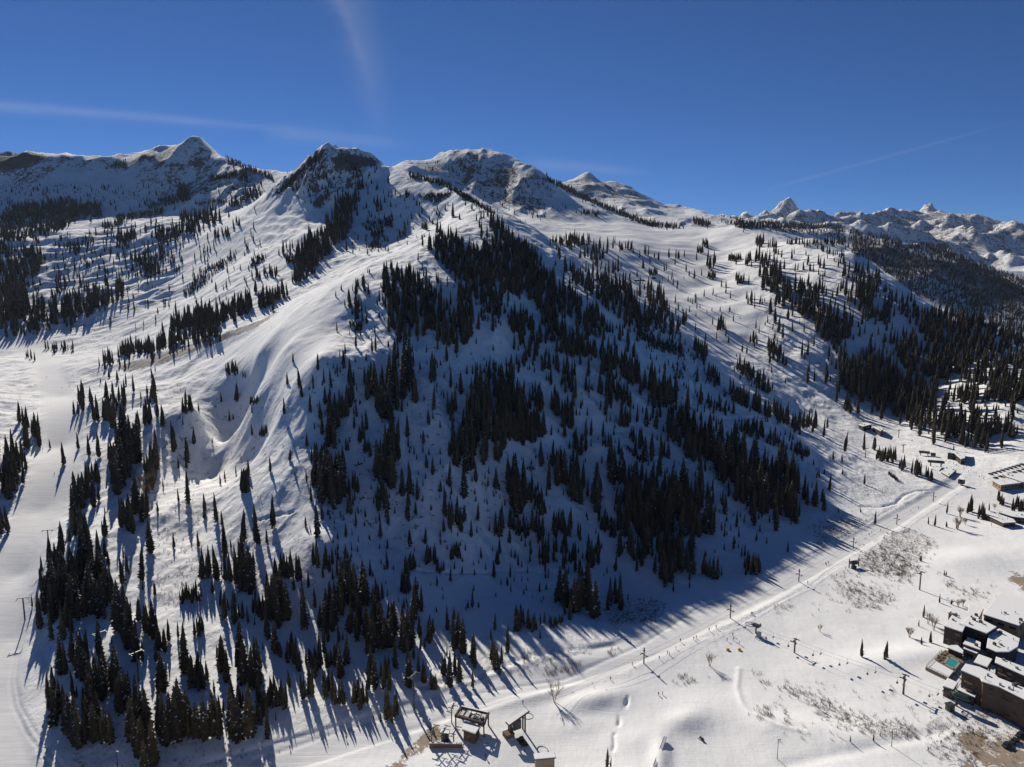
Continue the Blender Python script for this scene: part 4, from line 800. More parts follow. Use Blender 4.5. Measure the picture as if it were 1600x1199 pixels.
# ---------------------------------------------------------------- buildings: plan taken from the roof corners
def inset(poly, d):
    c = Vector((sum(p[0] for p in poly)/len(poly), sum(p[1] for p in poly)/len(poly)))
    out = []
    for p in poly:
        q = Vector(p)-c; out.append(tuple(c+q*(1-d/max(q.length, 1.0))))
    return out
def building(name, label, roof_px, H, wall='brown_wall', cat='building', floors=2, win=2.6, snow=.45, group=None, chimneys=0, sides=None, rail=False, door=True, base=None):
    if base: H = H+on_ground(*base).z
    poly = [gz(u, v, H) for u, v in roof_px]
    A = sum(poly[i][0]*poly[(i+1) % len(poly)][1]-poly[(i+1) % len(poly)][0]*poly[i][1] for i in range(len(poly)))
    if A < 0: poly = poly[::-1]
    cx = sum(p[0] for p in poly)/len(poly); cy = sum(p[1] for p in poly)/len(poly)
    zs = [ground_z(*p) for p in poly]; zb = min(zs)-.6; z0 = max(min(zs), -3)
    t = thing(name, label, cat, (cx, cy, z0), 0, group)
    lp = [(p[0]-cx, p[1]-cy) for p in poly]; Hl = H-z0; wl_ = inset(lp, .55)
    MB().prism(wl_, zb-z0, Hl-.35).build('wall', wall, t)
    rf = MB().prism(lp, Hl-.35, Hl-.05).build('roof', 'dark_wall', t)
    sp_ = inset(lp, .10)
    s = MB().prism(sp_, Hl-.048, Hl-.048+snow).build('roof_snow', 'roof_snow', rf, bevel=.16)
    rg = random.Random(int(cx*7+cy))
    for k in range(chimneys):
        i = rg.randrange(len(wl_)); a = wl_[i]; f = rg.uniform(.35, .7)
        MB().box((a[0]*f, a[1]*f, Hl+.7), (.9, 1.2, 1.7), .3).build('chimney', 'brown_wall', rf, bevel=.05)
    # windows on the walls
    n_ = len(wl_); wins = []
    for k in range(n_):
        a, b = Vector(wl_[k]), Vector(wl_[(k+1) % n_]); e = b-a; L = e.length
        if L < 3.0: continue
        e.normalize(); nrm = Vector((e.y, -e.x)); ang = math.atan2(e.y, e.x)
        if nrm.y > .55: continue
        m_ = max(1, int(L/(win+1.2)))
        for f_ in range(floors):
            zc = Hl-.35-1.55-f_*((Hl-.5)/max(floors, 1))
            if zc < .9: continue
            for j in range(m_):
                if rg.random() < .12: continue
                c2 = a+e*((j+.5)*L/m_)+nrm*.04
                wins.append((c2, ang, zc, min(win, L/m_*.62)))
    for (c2, ang, zc, ww) in wins[:90]:
        fr = MB().box((c2.x, c2.y, zc), (ww+.16, .12, 1.34), ang).build('window', 'wood', t)
        MB().box((c2.x, c2.y, zc), (ww, .20, 1.2), ang).build('pane', 'glass', fr)
    area_ = abs(A)/2
    for k in range(0 if area_ < 90 else 2+len(wl_)//2):
        i = rg.randrange(len(wl_)); a = Vector(wl_[i])*rg.uniform(.2, .85); hh = rg.uniform(.5, 1.1)
        if rg.random() < .6: MB().tube((a.x, a.y, Hl), (a.x, a.y, Hl+snow+hh), .16, .16, 8).tube((a.x, a.y, Hl+snow+hh), (a.x, a.y, Hl+snow+hh+.15), .26, .2, 8).build('vent', 'grey_metal', rf)
        else: MB().box((a.x, a.y, Hl+snow+.35), (1.0, .8, .7), rg.uniform(0, 1)).build('roof_unit', 'grey_metal', rf, bevel=.05)
    if floors >= 3:
        for k in range(n_):
            a, b = Vector(wl_[k]), Vector(wl_[(k+1) % n_]); e = b-a; L = e.length
            if L < 6: continue
            e.normalize(); nrm = Vector((e.y, -e.x))
            if nrm.y > .2: continue
            for f_ in range(1, floors):
                for j in range(int(L/6)):
                    if rg.random() < .45: continue
                    c2 = a+e*((j+.5)*6)+nrm*.62; z_ = Hl-.35-3.0*f_
                    m_ = MB().box((c2.x, c2.y, z_), (3.4, 1.1, .16), math.atan2(e.y, e.x)); c3 = c2+nrm*.5
                    m_.box((c3.x, c3.y, z_+.95), (3.4, .07, .09), math.atan2(e.y, e.x))
                    for q_ in range(9): c4 = c3+e*(-1.65+q_*.41); m_.box((c4.x, c4.y, z_+.5), (.05, .05, .9))
                    m_.build('balcony', 'wood', t)
    if door:
        k = max(range(n_), key=lambda q: -(Vector(wl_[q])+Vector(wl_[(q+1) % n_])).y if (Vector(wl_[(q+1) % n_])-Vector(wl_[q])).length > 3 else -999)
        a, b = Vector(wl_[k]), Vector(wl_[(k+1) % n_]); e = (b-a).normalized(); nrm = Vector((e.y, -e.x)); c2 = a.lerp(b, .32)+nrm*.07
        MB().box((c2.x, c2.y, 1.05), (1.2, .14, 2.2), math.atan2(e.y, e.x)).build('door', 'wood', t)
    return t
building('lodge_building', 'long four-storey brown lodge with thick snow roof beside the chairlift terminal', [(1508,1038),(1501,1048),(1531,1061),(1534,1066),(1562,1075),(1600,1094),(1650,1116),(1650,1098),(1600,1076),(1560,1060),(1554,1054),(1530,1043)], 12.5, 'brown_wall', floors=4, win=1.8, chimneys=1)
building('lodge_building', 'small brown hut with a square snow roof on the corner below the pool terrace', [(1480,1060),(1473,1073),(1490,1079),(1497,1068)], 5.6, 'brown_wall', floors=1)
building('lodge_building', 'low dark wing with a narrow snow roof in front of the long lodge', [(1496,1072),(1494,1078),(1524,1091),(1526,1087)], 5.2, 'dark_wall', floors=1, snow=.35)
building('sports_hall', 'large boxy tan hall with a wide flat snow roof behind the lodges', [(1561,929),(1536,961),(1592,979),(1606,968),(1650,975),(1650,945)], 10.5, 'tan_wall', floors=1, chimneys=1)
building('lodge_building', 'dark brown lodge block with stepped snow roof nearest the bare trees', [(1489,948),(1481,957),(1488,961),(1475,979),(1504,989),(1513,971),(1519,962)], 9.5, 'dark_wall', floors=2, win=2.0, chimneys=1)
building('lodge_building', 'flat-roofed block between the stepped lodge and the tan hall', [(1514,944.5),(1511,961),(1528,971),(1537,952)], 8.6, 'brown_wall', floors=1, chimneys=1)
building('lodge_building', 'dark lodge block with chimney, left of the glazed stair tower', [(1514,965),(1500,976),(1542,991),(1558,981),(1536,970)], 9.8, 'dark_wall', floors=3, win=1.7, chimneys=2)
building('lodge_building', 'rambling lodge block with uneven snow roofs below the tan hall', [(1544,992),(1561,983),(1594,999),(1591,1012),(1577,1020),(1557,1020),(1541,1013)], 8.0, 'dark_wall', floors=2, chimneys=2)
building('lodge_building', 'small courtyard building with snow roof behind the pool house', [(1512,996),(1504,1007),(1532,1017),(1533,1005)], 6.4, 'dark_wall', floors=1, chimneys=1)
building('lodge_building', 'narrow curved building with snow roof just beyond the pool house', [(1510,1009),(1504,1014),(1527,1023),(1532,1018)], 5.0, 'beige_wall', floors=1)
building('pool_house', 'dark fronted pool house with wavy snow roof above the swimming pool', [(1485,1009),(1480,1013),(1505,1023),(1506,1018),(1496,1009)], 4.8, 'dark_wall', floors=1)
building('lodge_building', 'small cube of a building with domed snow roof right of the pool', [(1529,1023),(1521,1036),(1543,1044),(1551,1031)], 6.8, 'dark_wall', floors=2)
building('lodge_building', 'long dark lodge wing running out of frame behind the four-storey lodge', [(1556,1027),(1554,1036),(1600,1057),(1650,1078),(1650,1062),(1600,1043)], 8.5, 'dark_wall', floors=3, win=1.8)
building('village_lodge', 'tan flat-roofed building at the foot of the far ski slopes', [(1550,751),(1563.5,759),(1597,755),(1578,747)], 7.5, 'tan_wall', floors=2, win=2.4)
building('village_lodge', 'second flat snow roof block just behind the tan building', [(1566,741),(1575,746),(1599,754),(1625,752),(1590,740)], 8.5, 'tan_wall', floors=1)
building('village_lodge', 'low brown lodge with snow roof among firs at the right edge', [(1537,803),(1549,800),(1584,812),(1588,817),(1568,818)], 5.6, 'brown_wall', floors=1)
building('village_lodge', 'dark low lodge at the right edge behind the brown one', [(1560,801),(1582,808),(1640,815),(1640,803),(1585,800)], 6.4, 'dark_wall', floors=1)
building('day_lodge', 'day lodge with peaked snow roof beside dark firs at the slope foot', [(1480,708),(1496,702),(1508,704),(1508,716),(1502,718),(1491,709)], 7.5, 'dark_wall', floors=2)
building('ticket_hut', 'reddish hut with bright snow roof near the tow top station', [(1470,738),(1478,731),(1495,734),(1483,745)], 5.6, 'brown_wall', floors=1)
building('ticket_hut', 'smaller snow-roofed hut left of the reddish hut', [(1456,733),(1463,729),(1472,731),(1467,737)], 4.2, 'dark_wall', floors=1, door=False)
building('mid_station', 'low snow-roofed platform hut on the run, left one of two', [(1341,664),(1352,660.5),(1363,663.5),(1349,667)], 4, 'dark_wall', floors=1, door=False, base=(1352,669))
building('mid_station', 'low snow-roofed platform hut on the run, right one of two', [(1363,667.5),(1374,667),(1381,671),(1376,674)], 4, 'dark_wall', floors=1, door=False, base=(1374,675))
building('lift_hut', 'brown operator hut with white snow roof beside the base lift terminal', [(727,1127),(751,1136),(743,1148),(722,1141)], 3.9, 'brown_wall', floors=1, win=1.4)
building('storage_shed', 'small dark green shed left of the operator hut', [(690,1136),(703.5,1139),(702,1147),(687,1145)], 3.2, 'green_metal', floors=1, win=1.0, snow=.12)
building('equipment_garage', 'grey garage with ribbed snow roof cut by the bottom edge', [(833,1178),(866,1175),(869,1184),(835,1187)], 5.5, 'beige_wall', floors=2, win=1.2, snow=.2)
# pool terrace
def slab(name, label, cat, px, z, m, thick=.35, **k):
    poly = [gz(u, v, z) for u, v in px]; cx = sum(p[0] for p in poly)/len(poly); cy = sum(p[1] for p in poly)/len(poly); z0 = ground_z(cx, cy)
    t = thing(name, label, cat, (cx, cy, z0)); lp = [(p[0]-cx, p[1]-cy) for p in poly]
    return t, lp, z-z0, (cx, cy, z0)
t, lp, zz, o0 = slab('pool_terrace', 'raised snow-covered terrace with railing around the swimming pool', 'terrace', [(1472,1018),(1446,1043),(1483,1061),(1506,1034),(1496,1026),(1483,1016)], 2.6, 'deck')
MB().prism(lp, -2, zz).build('platform', 'deck', t)
def loc(u, v, z): p = gz(u, v, z); return (p[0]-o0[0], p[1]-o0[1])
MB().prism([loc(*q, 2.6) for q in ((1459,1031),(1447,1043),(1482,1060),(1490,1050),(1465,1036))], zz+.004, zz+.38).build('terrace_snow', 'roof_snow', t, bevel=.12)
rl = MB(); rp_ = [(*loc(*q, 2.6), zz) for q in ((1471,1019),(1447,1043),(1483,1061),(1492,1051))]
for a, b in zip(rp_[:-1], rp_[1:]):
    a, b = Vector(a), Vector(b); nn = max(2, int((b-a).length/2.2))
    rl.tube(a+Vector((0,0,1.05)), b+Vector((0,0,1.05)), .07); rl.tube(a+Vector((0,0,.55)), b+Vector((0,0,.55)), .04)
    for k in range(nn+1): q = a.lerp(b, k/nn); rl.tube(q, q+Vector((0,0,1.05)), .06)
rl.build('railing', 'wood', t)
pool_poly = [gz(u, v, 2.7) for u, v in ((1475,1037),(1483,1027),(1500,1035),(1491,1046))]; pc = (sum(p[0] for p in pool_poly)/4, sum(p[1] for p in pool_poly)/4, 2.6)
t = thing('swimming_pool', 'turquoise heated swimming pool on the lodge terrace', 'pool', pc); lq = [(p[0]-pc[0], p[1]-pc[1]) for p in pool_poly]
rim = MB()
for k in range(4):
    a, b = Vector(lq[k]), Vector(lq[(k+1) % 4]); e = (b-a); L = e.length; m_ = (a+b)/2
    rim.box((m_.x, m_.y, .10), (L+.9, .9, .22), math.atan2(e.y, e.x))
rim.build('coping', 'concrete', t); MB().prism(inset(lq, .5), .02, .12).build('water', 'water', t)
chair_g = 'folded loungers and tables round the pool'
lounger = None
for k, (u, v) in enumerate(((1469,1028),(1472,1026),(1475,1023),(1478,1021),(1467,1032),(1471,1031),(1474,1028),(1510,1024),(1512,1027),(1509,1029),(1503,1053),(1500,1057),(1497,1054),(1505,1058))):
    x, y = gz(u, v, 2.6)
    lab = ('stacked pool lounger number row, beside the turquoise pool' if k < 7 else 'patio lounger on the court between pool house and lodge' if k < 10 else 'patio lounger against the end of the long lodge')
    lab = ['first','second','third','fourth','fifth','sixth','seventh','first','second','third','first','second','third','fourth'][k]+' '+lab.replace('stacked pool lounger number row,', 'wooden pool lounger on the boards')
    gname = ('loungers left of the pool', 'loungers on the court', 'loungers at the lodge end')[0 if k < 7 else 1 if k < 10 else 2]
    if lounger is None:
        lounger = thing('sun_lounger', lab, 'lounger', (x, y, 2.62), .4, gname)
        MB().box((0,0,.34), (.7,1.4,.1)).build('seat', 'deck', lounger); b_ = MB(); b_.box((0,0,0), (.7,.7,.08)); bo = b_.build('backrest', 'deck', lounger); bo.location = (0,.95,.55); bo.rotation_euler = (.8,0,0)
        for sx in (-.28,.28):
            for sy in (-.6,.6): MB().box((sx,sy,.15), (.07,.07,.3)).build('leg', 'wood', lounger)
    else:
        c = copy_thing(lounger, (x, y, 2.62 if k < 7 else ground_z(x, y)+.05), random.Random(k).uniform(-1, 2), lab); c['group'] = gname

# ---------------------------------------------------------------- ski lifts
def sag(a, b, s, n=10):
    a, b = Vector(a), Vector(b); return [a.lerp(b, k/n)-Vector((0, 0, 4*s*(k/n)*(1-k/n))) for k in range(n+1)]
LANE_A = math.atan2(330, 430)
tow0 = None
TOWP = [(1006,1037,27),(1141,966,17),(1248,909,15),(1333,857,13),(1401,820,12),(1458,784,10)]
where = ['nearest the bare tree', 'left of the small drive station', 'at the tip of the mountain shadow', 'beside the two-post terminal', 'above the brown scrub patch', 'closest to the tow top station']
for k, (u, v, hp) in enumerate(TOWP):
    p = gp(u, v)
    lab = 'black tow lift post on the groomed lane, '+where[k]
    if tow0 is None:
        tow0 = thing('tow_tower', lab, 'lift tower', p, LANE_A, 'tow lift posts along the groomed lane')
        MB().tube((0,0,-.5), (0,0,7.4), .30, .24, 8).build('pole', 'dark_metal', tow0)
        MB().box((0,0,4.2), (.22,3.4,.25)).build('crossarm', 'dark_metal', tow0)
        MB().box((0,0,6.2), (.5,.9,.5)).box((0,0,7.3), (.4,.5,.3)).build('head', 'dark_metal', tow0)
        for s in (-1, 1): MB().box((0,s*1.55,3.95), (1.9,.16,.3)).build('sheave', 'dark_metal', tow0)
    else: copy_thing(tow0, p, LANE_A, lab)
pts = [gp(u, v) for u, v, _ in TOWP]; pts = [gp(860,1105)]+pts+[gp(1502,757)]
for s, lb in ((-1, 'near strand'), (1, 'far strand')):
    mb = MB(); off = Vector((-math.sin(LANE_A), math.cos(LANE_A), 0))*1.55*s
    for a, b in zip(pts[:-1], pts[1:]): mb.path(sag(a+off+Vector((0,0,3.7)), b+off+Vector((0,0,3.7)), .8, 8), .035, 4)
    tag(mb.build('tow_cable', 'cable'), 'thin dark tow cable over the groomed lane, '+('strand nearer the village' if s < 0 else 'strand nearer the mountain'), 'cable')
p = gp(1502, 758)
t = thing('tow_station', 'dark boxy tow lift top station with a thin snow cap at the lane end', 'lift station', p, LANE_A)
MB().box((0,0,2.8), (3.4,4.2,3.6)).build('housing', 'dark_metal', t, bevel=.2); MB().box((0,0,4.75), (3.0,3.8,.25)).build('roof_snow', 'roof_snow', t, bevel=.1)
for s in (-1, 1): MB().box((s*1.2,0,.3), (.4,.5,2.2)).build('leg', 'dark_metal', t)
MB().box((-3,0,3.2), (3,1.2,.5)).build('beam', 'dark_metal', t)
def drive_station(label, u, v, rz, sc=1.0):
    p = gp(u, v); t = thing('drive_station', label, 'lift station', p, rz); t.scale = (sc,)*3
    w = MB(); n_ = 18
    w.path([(2.3*math.cos(k/n_*6.283)-3, 2.3*math.sin(k/n_*6.283), 3.6) for k in range(n_+1)], .16, 6)
    for k in range(4): w.tube((-3,0,3.6), (-3+2.3*math.cos(k*1.57), 2.3*math.sin(k*1.57), 3.6), .09)
    w.build('bullwheel', 'dark_metal', t)
    MB().box((0,0,4.1), (3.2,1.8,1.5)).box((-1.8,0,3.9), (1.6,.8,.5)).build('motor_housing', 'dark_metal', t, bevel=.15)
    MB().tube((0,0,-.5), (0,0,3.5), .45, .35, 8).build('pedestal', 'dark_metal', t)
    MB().box((2.6,-2.2,1.2), (1.8,1.6,2.4)).build('operator_booth', 'grey_metal', t, bevel=.08); MB().box((2.2,0,5.0), (.4,.5,1.6)).build('light_mast', 'dark_metal', t)
    return t
CH_A = math.atan2(268-328, 176-117)
drive_station('small beginner lift return station standing alone in the open snow', 1181, 990, CH_A)
t = thing('tow_terminal', 'dark two-post lift terminal at the lower edge of the scrub', 'lift station', gp(1334, 886), .3)
for x in (-3.4, 3.4): MB().tube((x,0,-.4), (x,0,5.2), .32, .28, 8).build('post', 'dark_metal', t)
MB().box((0,0,2.6), (4.2,2.2,2.0)).build('housing', 'dark_metal', t, bevel=.3); MB().box((0,0,3.7), (8,.3,.3)).build('beam', 'dark_metal', t)
MB().box((-1.8,-2,.9), (2.4,2,1.8)).build('booth', 'dark_metal', t, bevel=.15)
# beginner chairlift
st = gp(1494, 1103)
t = thing('chairlift_terminal', 'dark green capsule-shaped chairlift terminal in front of the long lodge', 'lift station', st, CH_A+math.pi*0)
def capsule(L, w, h, z):
    m = MB(); n_ = 10; prof = [(-L/2, .45), (-L/2+.5, .9), (-L/2+1.2, 1), (L/2-1.2, 1), (L/2-.5, .9), (L/2, .45)]; b = 0
    for x, s in prof:
        for k in range(n_): a = 6.283*k/n_; m.V.append((x, w/2*s*math.cos(a), z+h/2*s*math.sin(a)*(1 if math.sin(a) > 0 else .8)))
    for i in range(len(prof)-1):
        for k in range(n_): m.F.append((i*n_+k, i*n_+(k+1) % n_, (i+1)*n_+(k+1) % n_, (i+1)*n_+k))
    m.F.append(tuple(range(n_))[::-1]); m.F.append(tuple((len(prof)-1)*n_+k for k in range(n_))); return m
h_ = capsule(6.4, 2.9, 2.6, 4.6).build('housing', 'green_metal', t, smooth=False); h_.location = (1.6, 0, 0)
MB().tube((0,0,-.4), (0,0,3.5), .5, .4, 8).build('pedestal', 'dark_metal', t)
w = MB(); w.path([(-3.2+1.9*math.cos(k/16*6.283), 1.9*math.sin(k/16*6.283), 4.2) for k in range(17)], .14, 6); w.tube((-5.1,0,4.2), (-1,0,4.4), .12); w.tube((-3.2,-1.9,4.2), (-3.2,1.9,4.2), .1); w.build('bullwheel', 'dark_metal', t)
bo = thing('operator_booth', 'small dark green operator booth beside the chairlift terminal', 'booth', gp(1484, 1110), .3)
MB().box((0,0,1.3), (2.6,2.2,2.6)).build('wall', 'green_metal', bo, bevel=.1); MB().box((0,0,2.72), (2.9,2.5,.22)).build('roof', 'dark_metal', bo); MB().box((0,-1.12,1.6), (1.6,.06,.8)).build('window', 'glass', bo); MB().box((-1.32,.2,1.0), (.06,.9,2)).build('door', 'wood', bo)
def t_tower(name, label, p, rz, H, arm=4.6, group=None, m='dark_metal'):
    t = thing(name, label, 'lift tower', p, rz, group)
    MB().tube((0,0,-.6), (0,0,H), .36, .24, 10).build('pole', m, t); MB().box((0,0,H), (.35,arm,.35)).build('crossarm', m, t)
    for s in (-1, 1):
        MB().box((0,s*arm/2,H-.25), (2.8,.2,.32)).box((-1,s*arm/2,H-.42), (.35,.3,.35)).box((0,s*arm/2,H-.42), (.35,.3,.35)).box((1,s*arm/2,H-.42), (.35,.3,.35)).build('sheave_train', m, t)
    l = MB(); 
    for z in [k*.6 for k in range(int(H/.6))]: l.box((.42,0,z+.4), (.06,.45,.05))
    l.tube((.42,-.22,0), (.42,-.22,H-.3), .03, .03, 4).tube((.42,.22,0), (.42,.22,H-.3), .03, .03, 4).build('ladder', m, t)
    return t
p1, p2 = gp(1411, 1085), gp(1241, 1020)
t_tower('lift_tower', 'dark T-shaped beginner chairlift tower nearest the lodge terrace', p1, CH_A, 8.0, 3.4, 'beginner chairlift towers')
t_tower('lift_tower', 'dark T-shaped beginner chairlift tower nearest the lone return station', p2, CH_A, 6.2, 3.4, 'beginner chairlift towers')
eA = st+Vector((0,0,4.2)); eB = gp(1181, 990)+Vector((0,0,3.6)); T1 = p1+Vector((0,0,7.5)); T2 = p2+Vector((0,0,5.7)); lat = Vector((-math.sin(CH_A), math.cos(CH_A), 0))*1.7
chair0 = None; cnum = 0
CHD = ['first', 'second', 'third', 'fourth', 'fifth', 'sixth', 'seventh', 'eighth']
for s in (-1, 1):
    line = []
    for a, b in ((eB, T2), (T2, T1), (T1, eA)): line += sag(a+lat*s, b+lat*s, .9, 12)
    tag(MB().path(line, .035, 4).build('lift_cable', 'cable'), 'thin chairlift cable strand on the side '+('toward the camera' if s < 0 else 'away from the camera'), 'cable')
    L = [0]
    for a, b in zip(line[:-1], line[1:]): L.append(L[-1]+(b-a).length)
    for k in range(7):
        d = L[-1]*(k+.55+(.18 if s > 0 else 0))/7.3; i = max(j for j in range(len(L)) if L[j] <= d); i = min(i, len(line)-2)
        if L[i+1] == L[i]: i += 1
        q = line[i].lerp(line[i+1], (d-L[i])/(L[i+1]-L[i]))
        lab = 'empty double chair, %s from the return station on the %s strand' % (CHD[k], 'camera-side' if s < 0 else 'mountain-side')
        if chair0 is None:
            chair0 = thing('lift_chair', lab, 'lift chair', q, CH_A, 'double chairs of the beginner lift')
            MB().path([(0,0,.05), (.18,0,-.9), (.0,0,-1.8)], .05, 5).build('hanger', 'dark_metal', chair0)
            MB().box((.15,0,-2.45), (.5,1.25,.08)).build('seat', 'dark_metal', chair0); MB().box((-.12,0,-2.1), (.07,1.25,.6)).build('backrest', 'dark_metal', chair0)
            MB().path([(0,-.6,-1.8),(0,.6,-1.8)], .04, 5).path([(0,-.6,-1.8),(.15,-.6,-2.45)], .04, 5).path([(0,.6,-1.8),(.15,.6,-2.45)], .04, 5).build('frame', 'dark_metal', chair0)
        else: copy_thing(chair0, q, CH_A+(math.pi if s > 0 else 0), lab)
# the long lift that climbs the left run
LT = [(39, 969, 11), (77, 860, 11.5), (158, 1016, 8), (217, 1066, 13), (647, 1110, 15)]
labs = ['grey T-shaped lift tower at the edge of the left groomed run', 'grey T-shaped lift tower higher up the left groomed run', 'lift tower half hidden among firs by the shaded track', 'slim lift tower in the small sunlit clearing at lower left', 'tall lift tower at the roadside left of the base station']
tops = []
for k, ((u, v, H), lb) in enumerate(zip(LT, labs)):
    p = gp(u, v); t_tower('lift_tower', lb, p, [1.9, 1.8, 2.4, 2.5, 2.7][k], H, 4.8, 'towers of the lifts by the left run', 'dark_metal'); tops.append(p+Vector((0,0,H-.1)))
for (u, v, H, lb) in ((1352,716,9,'small chairlift tower in the middle of the far lower run'), (1404,684,8,'small chairlift tower beside the wind hollow on the far run'), (1411,708,8,'small tower next to the dark lift platform on the far run'), (1277,523,9,'lift tower on the shaded slope among the east hill firs'), (1119,468,8,'tiny lift tower in the middle of the upper bowl'), (1139,490,8,'tiny lift tower low in the upper bowl'), (1437,922,10,'brown post like tower left of the scrub above the lodges')):
    t_tower('lift_tower', lb, gp(u, v), 2.2, H, 3.6, 'distant lift towers')
# base terminal: open frame roof over the machinery
def frame_station():
    P4 = [gz(u, v, 5.0) for u, v in ((721,1105),(763,1115),(756,1131),(712,1119))]; cx = sum(p[0] for p in P4)/4; cy = sum(p[1] for p in P4)/4; z0 = ground_z(cx, cy)
    t = thing('lift_terminal', 'base lift terminal with an open purple-brown frame roof over white machinery', 'lift station', (cx, cy, z0))
    Q = [Vector((p[0]-cx, p[1]-cy, 5.0-z0)) for p in P4]; m = MB(); g_ = MB()
    for k in range(4):
        a, b = Q[k], Q[(k+1) % 4]; e = b-a; mid = (a+b)/2; m.box(mid, (e.length+.6, .75, .8), math.atan2(e.y, e.x))
    m.build('roof_frame', 'dark_wall', t)
    sn = MB()
    for k in (0,):
        a, b = Q[k], Q[(k+1) % 4]; e = b-a; mid = (a+b)/2; sn.box(mid+Vector((0,0,.5)), (e.length, .6, .16), math.atan2(e.y, e.x))
    sn.build('roof_snow', 'roof_snow', t)
    for k in (.22, .42, .6, .8): a, b = Q[0].lerp(Q[1], k), Q[3].lerp(Q[2], k); g_.tube(a, b, .14)
    g_.build('rafters', 'dark_wall', t)
    for q in Q: MB().box((q.x, q.y, q.z/2-.6), (.5,.5,q.z+.9)).build('post', 'dark_wall', t)
    c = [Q[0].lerp(Q[1], f).lerp(Q[3].lerp(Q[2], f), .5) for f in (.16, .36, .62, .85)]; ang = math.atan2((Q[1]-Q[0]).y, (Q[1]-Q[0]).x)
    for k in (0, 1): MB().box((c[k].x, c[k].y, 4.6-z0), (2.2, 3.0, .5), ang).build('white_panel', 'frame_white', t)
    w = MB(); w.path([(c[2].x+1.9*math.cos(k/14*6.283), c[2].y+1.9*math.sin(k/14*6.283), 4.4) for k in range(15)], .22, 6); w.box((c[2].x, c[2].y, 3.4), (2.0,1.6,2.2), ang); w.build('bullwheel', 'dark_metal', t)
    MB().box((c[3].x, c[3].y, 3.2), (2.4,2.6,2.4), ang).box((c[3].x, c[3].y, 4.8), (1.0,1.2,.8), ang).build('gearbox', 'grey_metal', t)
frame_station()
p = gp(806, 1146); t = thing('lift_terminal', 'dark lift terminal with steeply slanted roof right of the operator hut', 'lift station', p, .55)
sl = MB(); sl.box((0,0,0), (9.5,2.6,.45)); ro = sl.build('roof', 'dark_wall', t); ro.location = (.8,0,6.3); ro.rotation_euler = (0,-.30,0)
rs = MB().box((0,0,.32), (9.0,2.2,.18)).build('roof_snow', 'pale_metal', ro)
for x, h in ((-2.6, 5.4), (3.6, 7.2)):
    for y in (-.8,.8): MB().box((x,y,h/2-.3), (.45,.45,h)).build('post', 'dark_wall', t)
MB().box((.4,0,3.6), (3.0,1.8,3.6)).box((-1.6,0,2.6), (1.4,1.4,1.6)).build('machinery', 'dark_metal', t, bevel=.1); MB().box((-3.2,0,.6), (3.4,3.2,2.0)).build('ramp', 'wood', t)
w = MB(); w.path([(5.5+1.9*math.cos(k/14*6.283), 1.9*math.sin(k/14*6.283), 5.0) for k in range(15)], .14, 6); w.build('bullwheel', 'dark_metal', t)
def fork(label, u, v, H, rz):
    t = thing('lift_tower', label, 'lift tower', gp(u, v), rz, 'curved exit towers of the base lift')
    MB().path([(0,0,-.4), (.1,0,H*.4), (-.1,0,H*.7), (-.7,0,H*.9), (-.9,0,H)], .22, 8).build('pole', 'dark_metal', t)
    for z, x in ((H*.72, -.2), (H*.93, -.8)):
        MB().box((x,0,z), (.2,4.6,.2)).build('crossarm', 'dark_metal', t)
        for s in (-1, 1): MB().box((x,s*2.3,z-.15), (2.6,.14,.24)).build('sheave_train', 'dark_metal', t)
fork('curved lift tower between the open frame terminal and the green shed', 706, 1130, 8.5, 2.75); fork('curved lift tower in front of the green shed', 675, 1167, 8.0, 2.75)
fork('curved lift tower just left of the green shed', 692, 1164, 7.0, 2.75); fork('short curved lift tower right of the green shed', 709, 1160, 5.5, 2.75)
# snowy wall below the shed, park rail, poles
def wall_between(name, label, cat, a, b, w, h, m, cap=True):
    A, B = gp(*a), gp(*b); mid = (A+B)/2; e = B-A; t = thing(name, label, cat, mid, math.atan2(e.y, e.x)); L = e.length
    MB().box((0,0,h/2-.3), (L,w,h+.6)).build('wall', m, t)
    if cap: MB().box((0,0,h+.12), (L-.1,w+.1,.2)).build('snow_cap', 'roof_snow', t, bevel=.08)
    return t
wall_between('retaining_wall', 'low snow-capped wall below the green shed', 'wall', (671,1168), (722,1168), .7, 1.6, 'wood')
A_, B_ = gp(1040,1156), gp(1023,1198); e_ = B_-A_
t = thing('park_rail', 'long pale box rail on a built-up snow ridge', 'ski rail', (A_+B_)/2, math.atan2(e_.y, e_.x)); L_ = e_.length
MB().box((0,0,.55), (L_,1.0,.5)).build('deck_box', 'pale_metal', t, bevel=.05); MB().box((0,.55,.8), (L_,.10,.12)).box((0,-.55,.8), (L_,.10,.12)).build('edge_pipe', 'dark_metal', t)
for (u, v, H, lb) in ((1214.5,1186,7.5,'slim lamp post alone on the piste near the bottom edge'), (1393,1167,7,'slim lamp post below the big scrub patch'), (1582,1129,8,'slim lamp post in front of the long lodge'), (184,1199,6,'slim post at the bottom among the front firs'), (1549,822,5,'slim pole on the slope below the low brown lodge')):
    t = thing('lamp_post', lb, 'lamp post', gp(u, v)); MB().tube((0,0,-.4), (0,0,H), .13, .09, 6).build('pole', 'dark_metal', t); MB().box((.35,0,H), (.9,.3,.16)).build('lamp_head', 'dark_metal', t)
for (u, v, lb, c_) in ((1137,1016,'yellow safety mat on the snow, left of a pair','yellow'), (1155,1016,'yellow safety mat on the snow, right of a pair','yellow')):
    p = gp(u, v); o = MB().box((0,0,.35), (1.6,.9,.7)).box((0,0,.8), (.9,.5,.3)).build('safety_mat', c_, None, bevel=.1); o.location = p; tag(o, lb, 'mat', 'yellow mats near the return station')
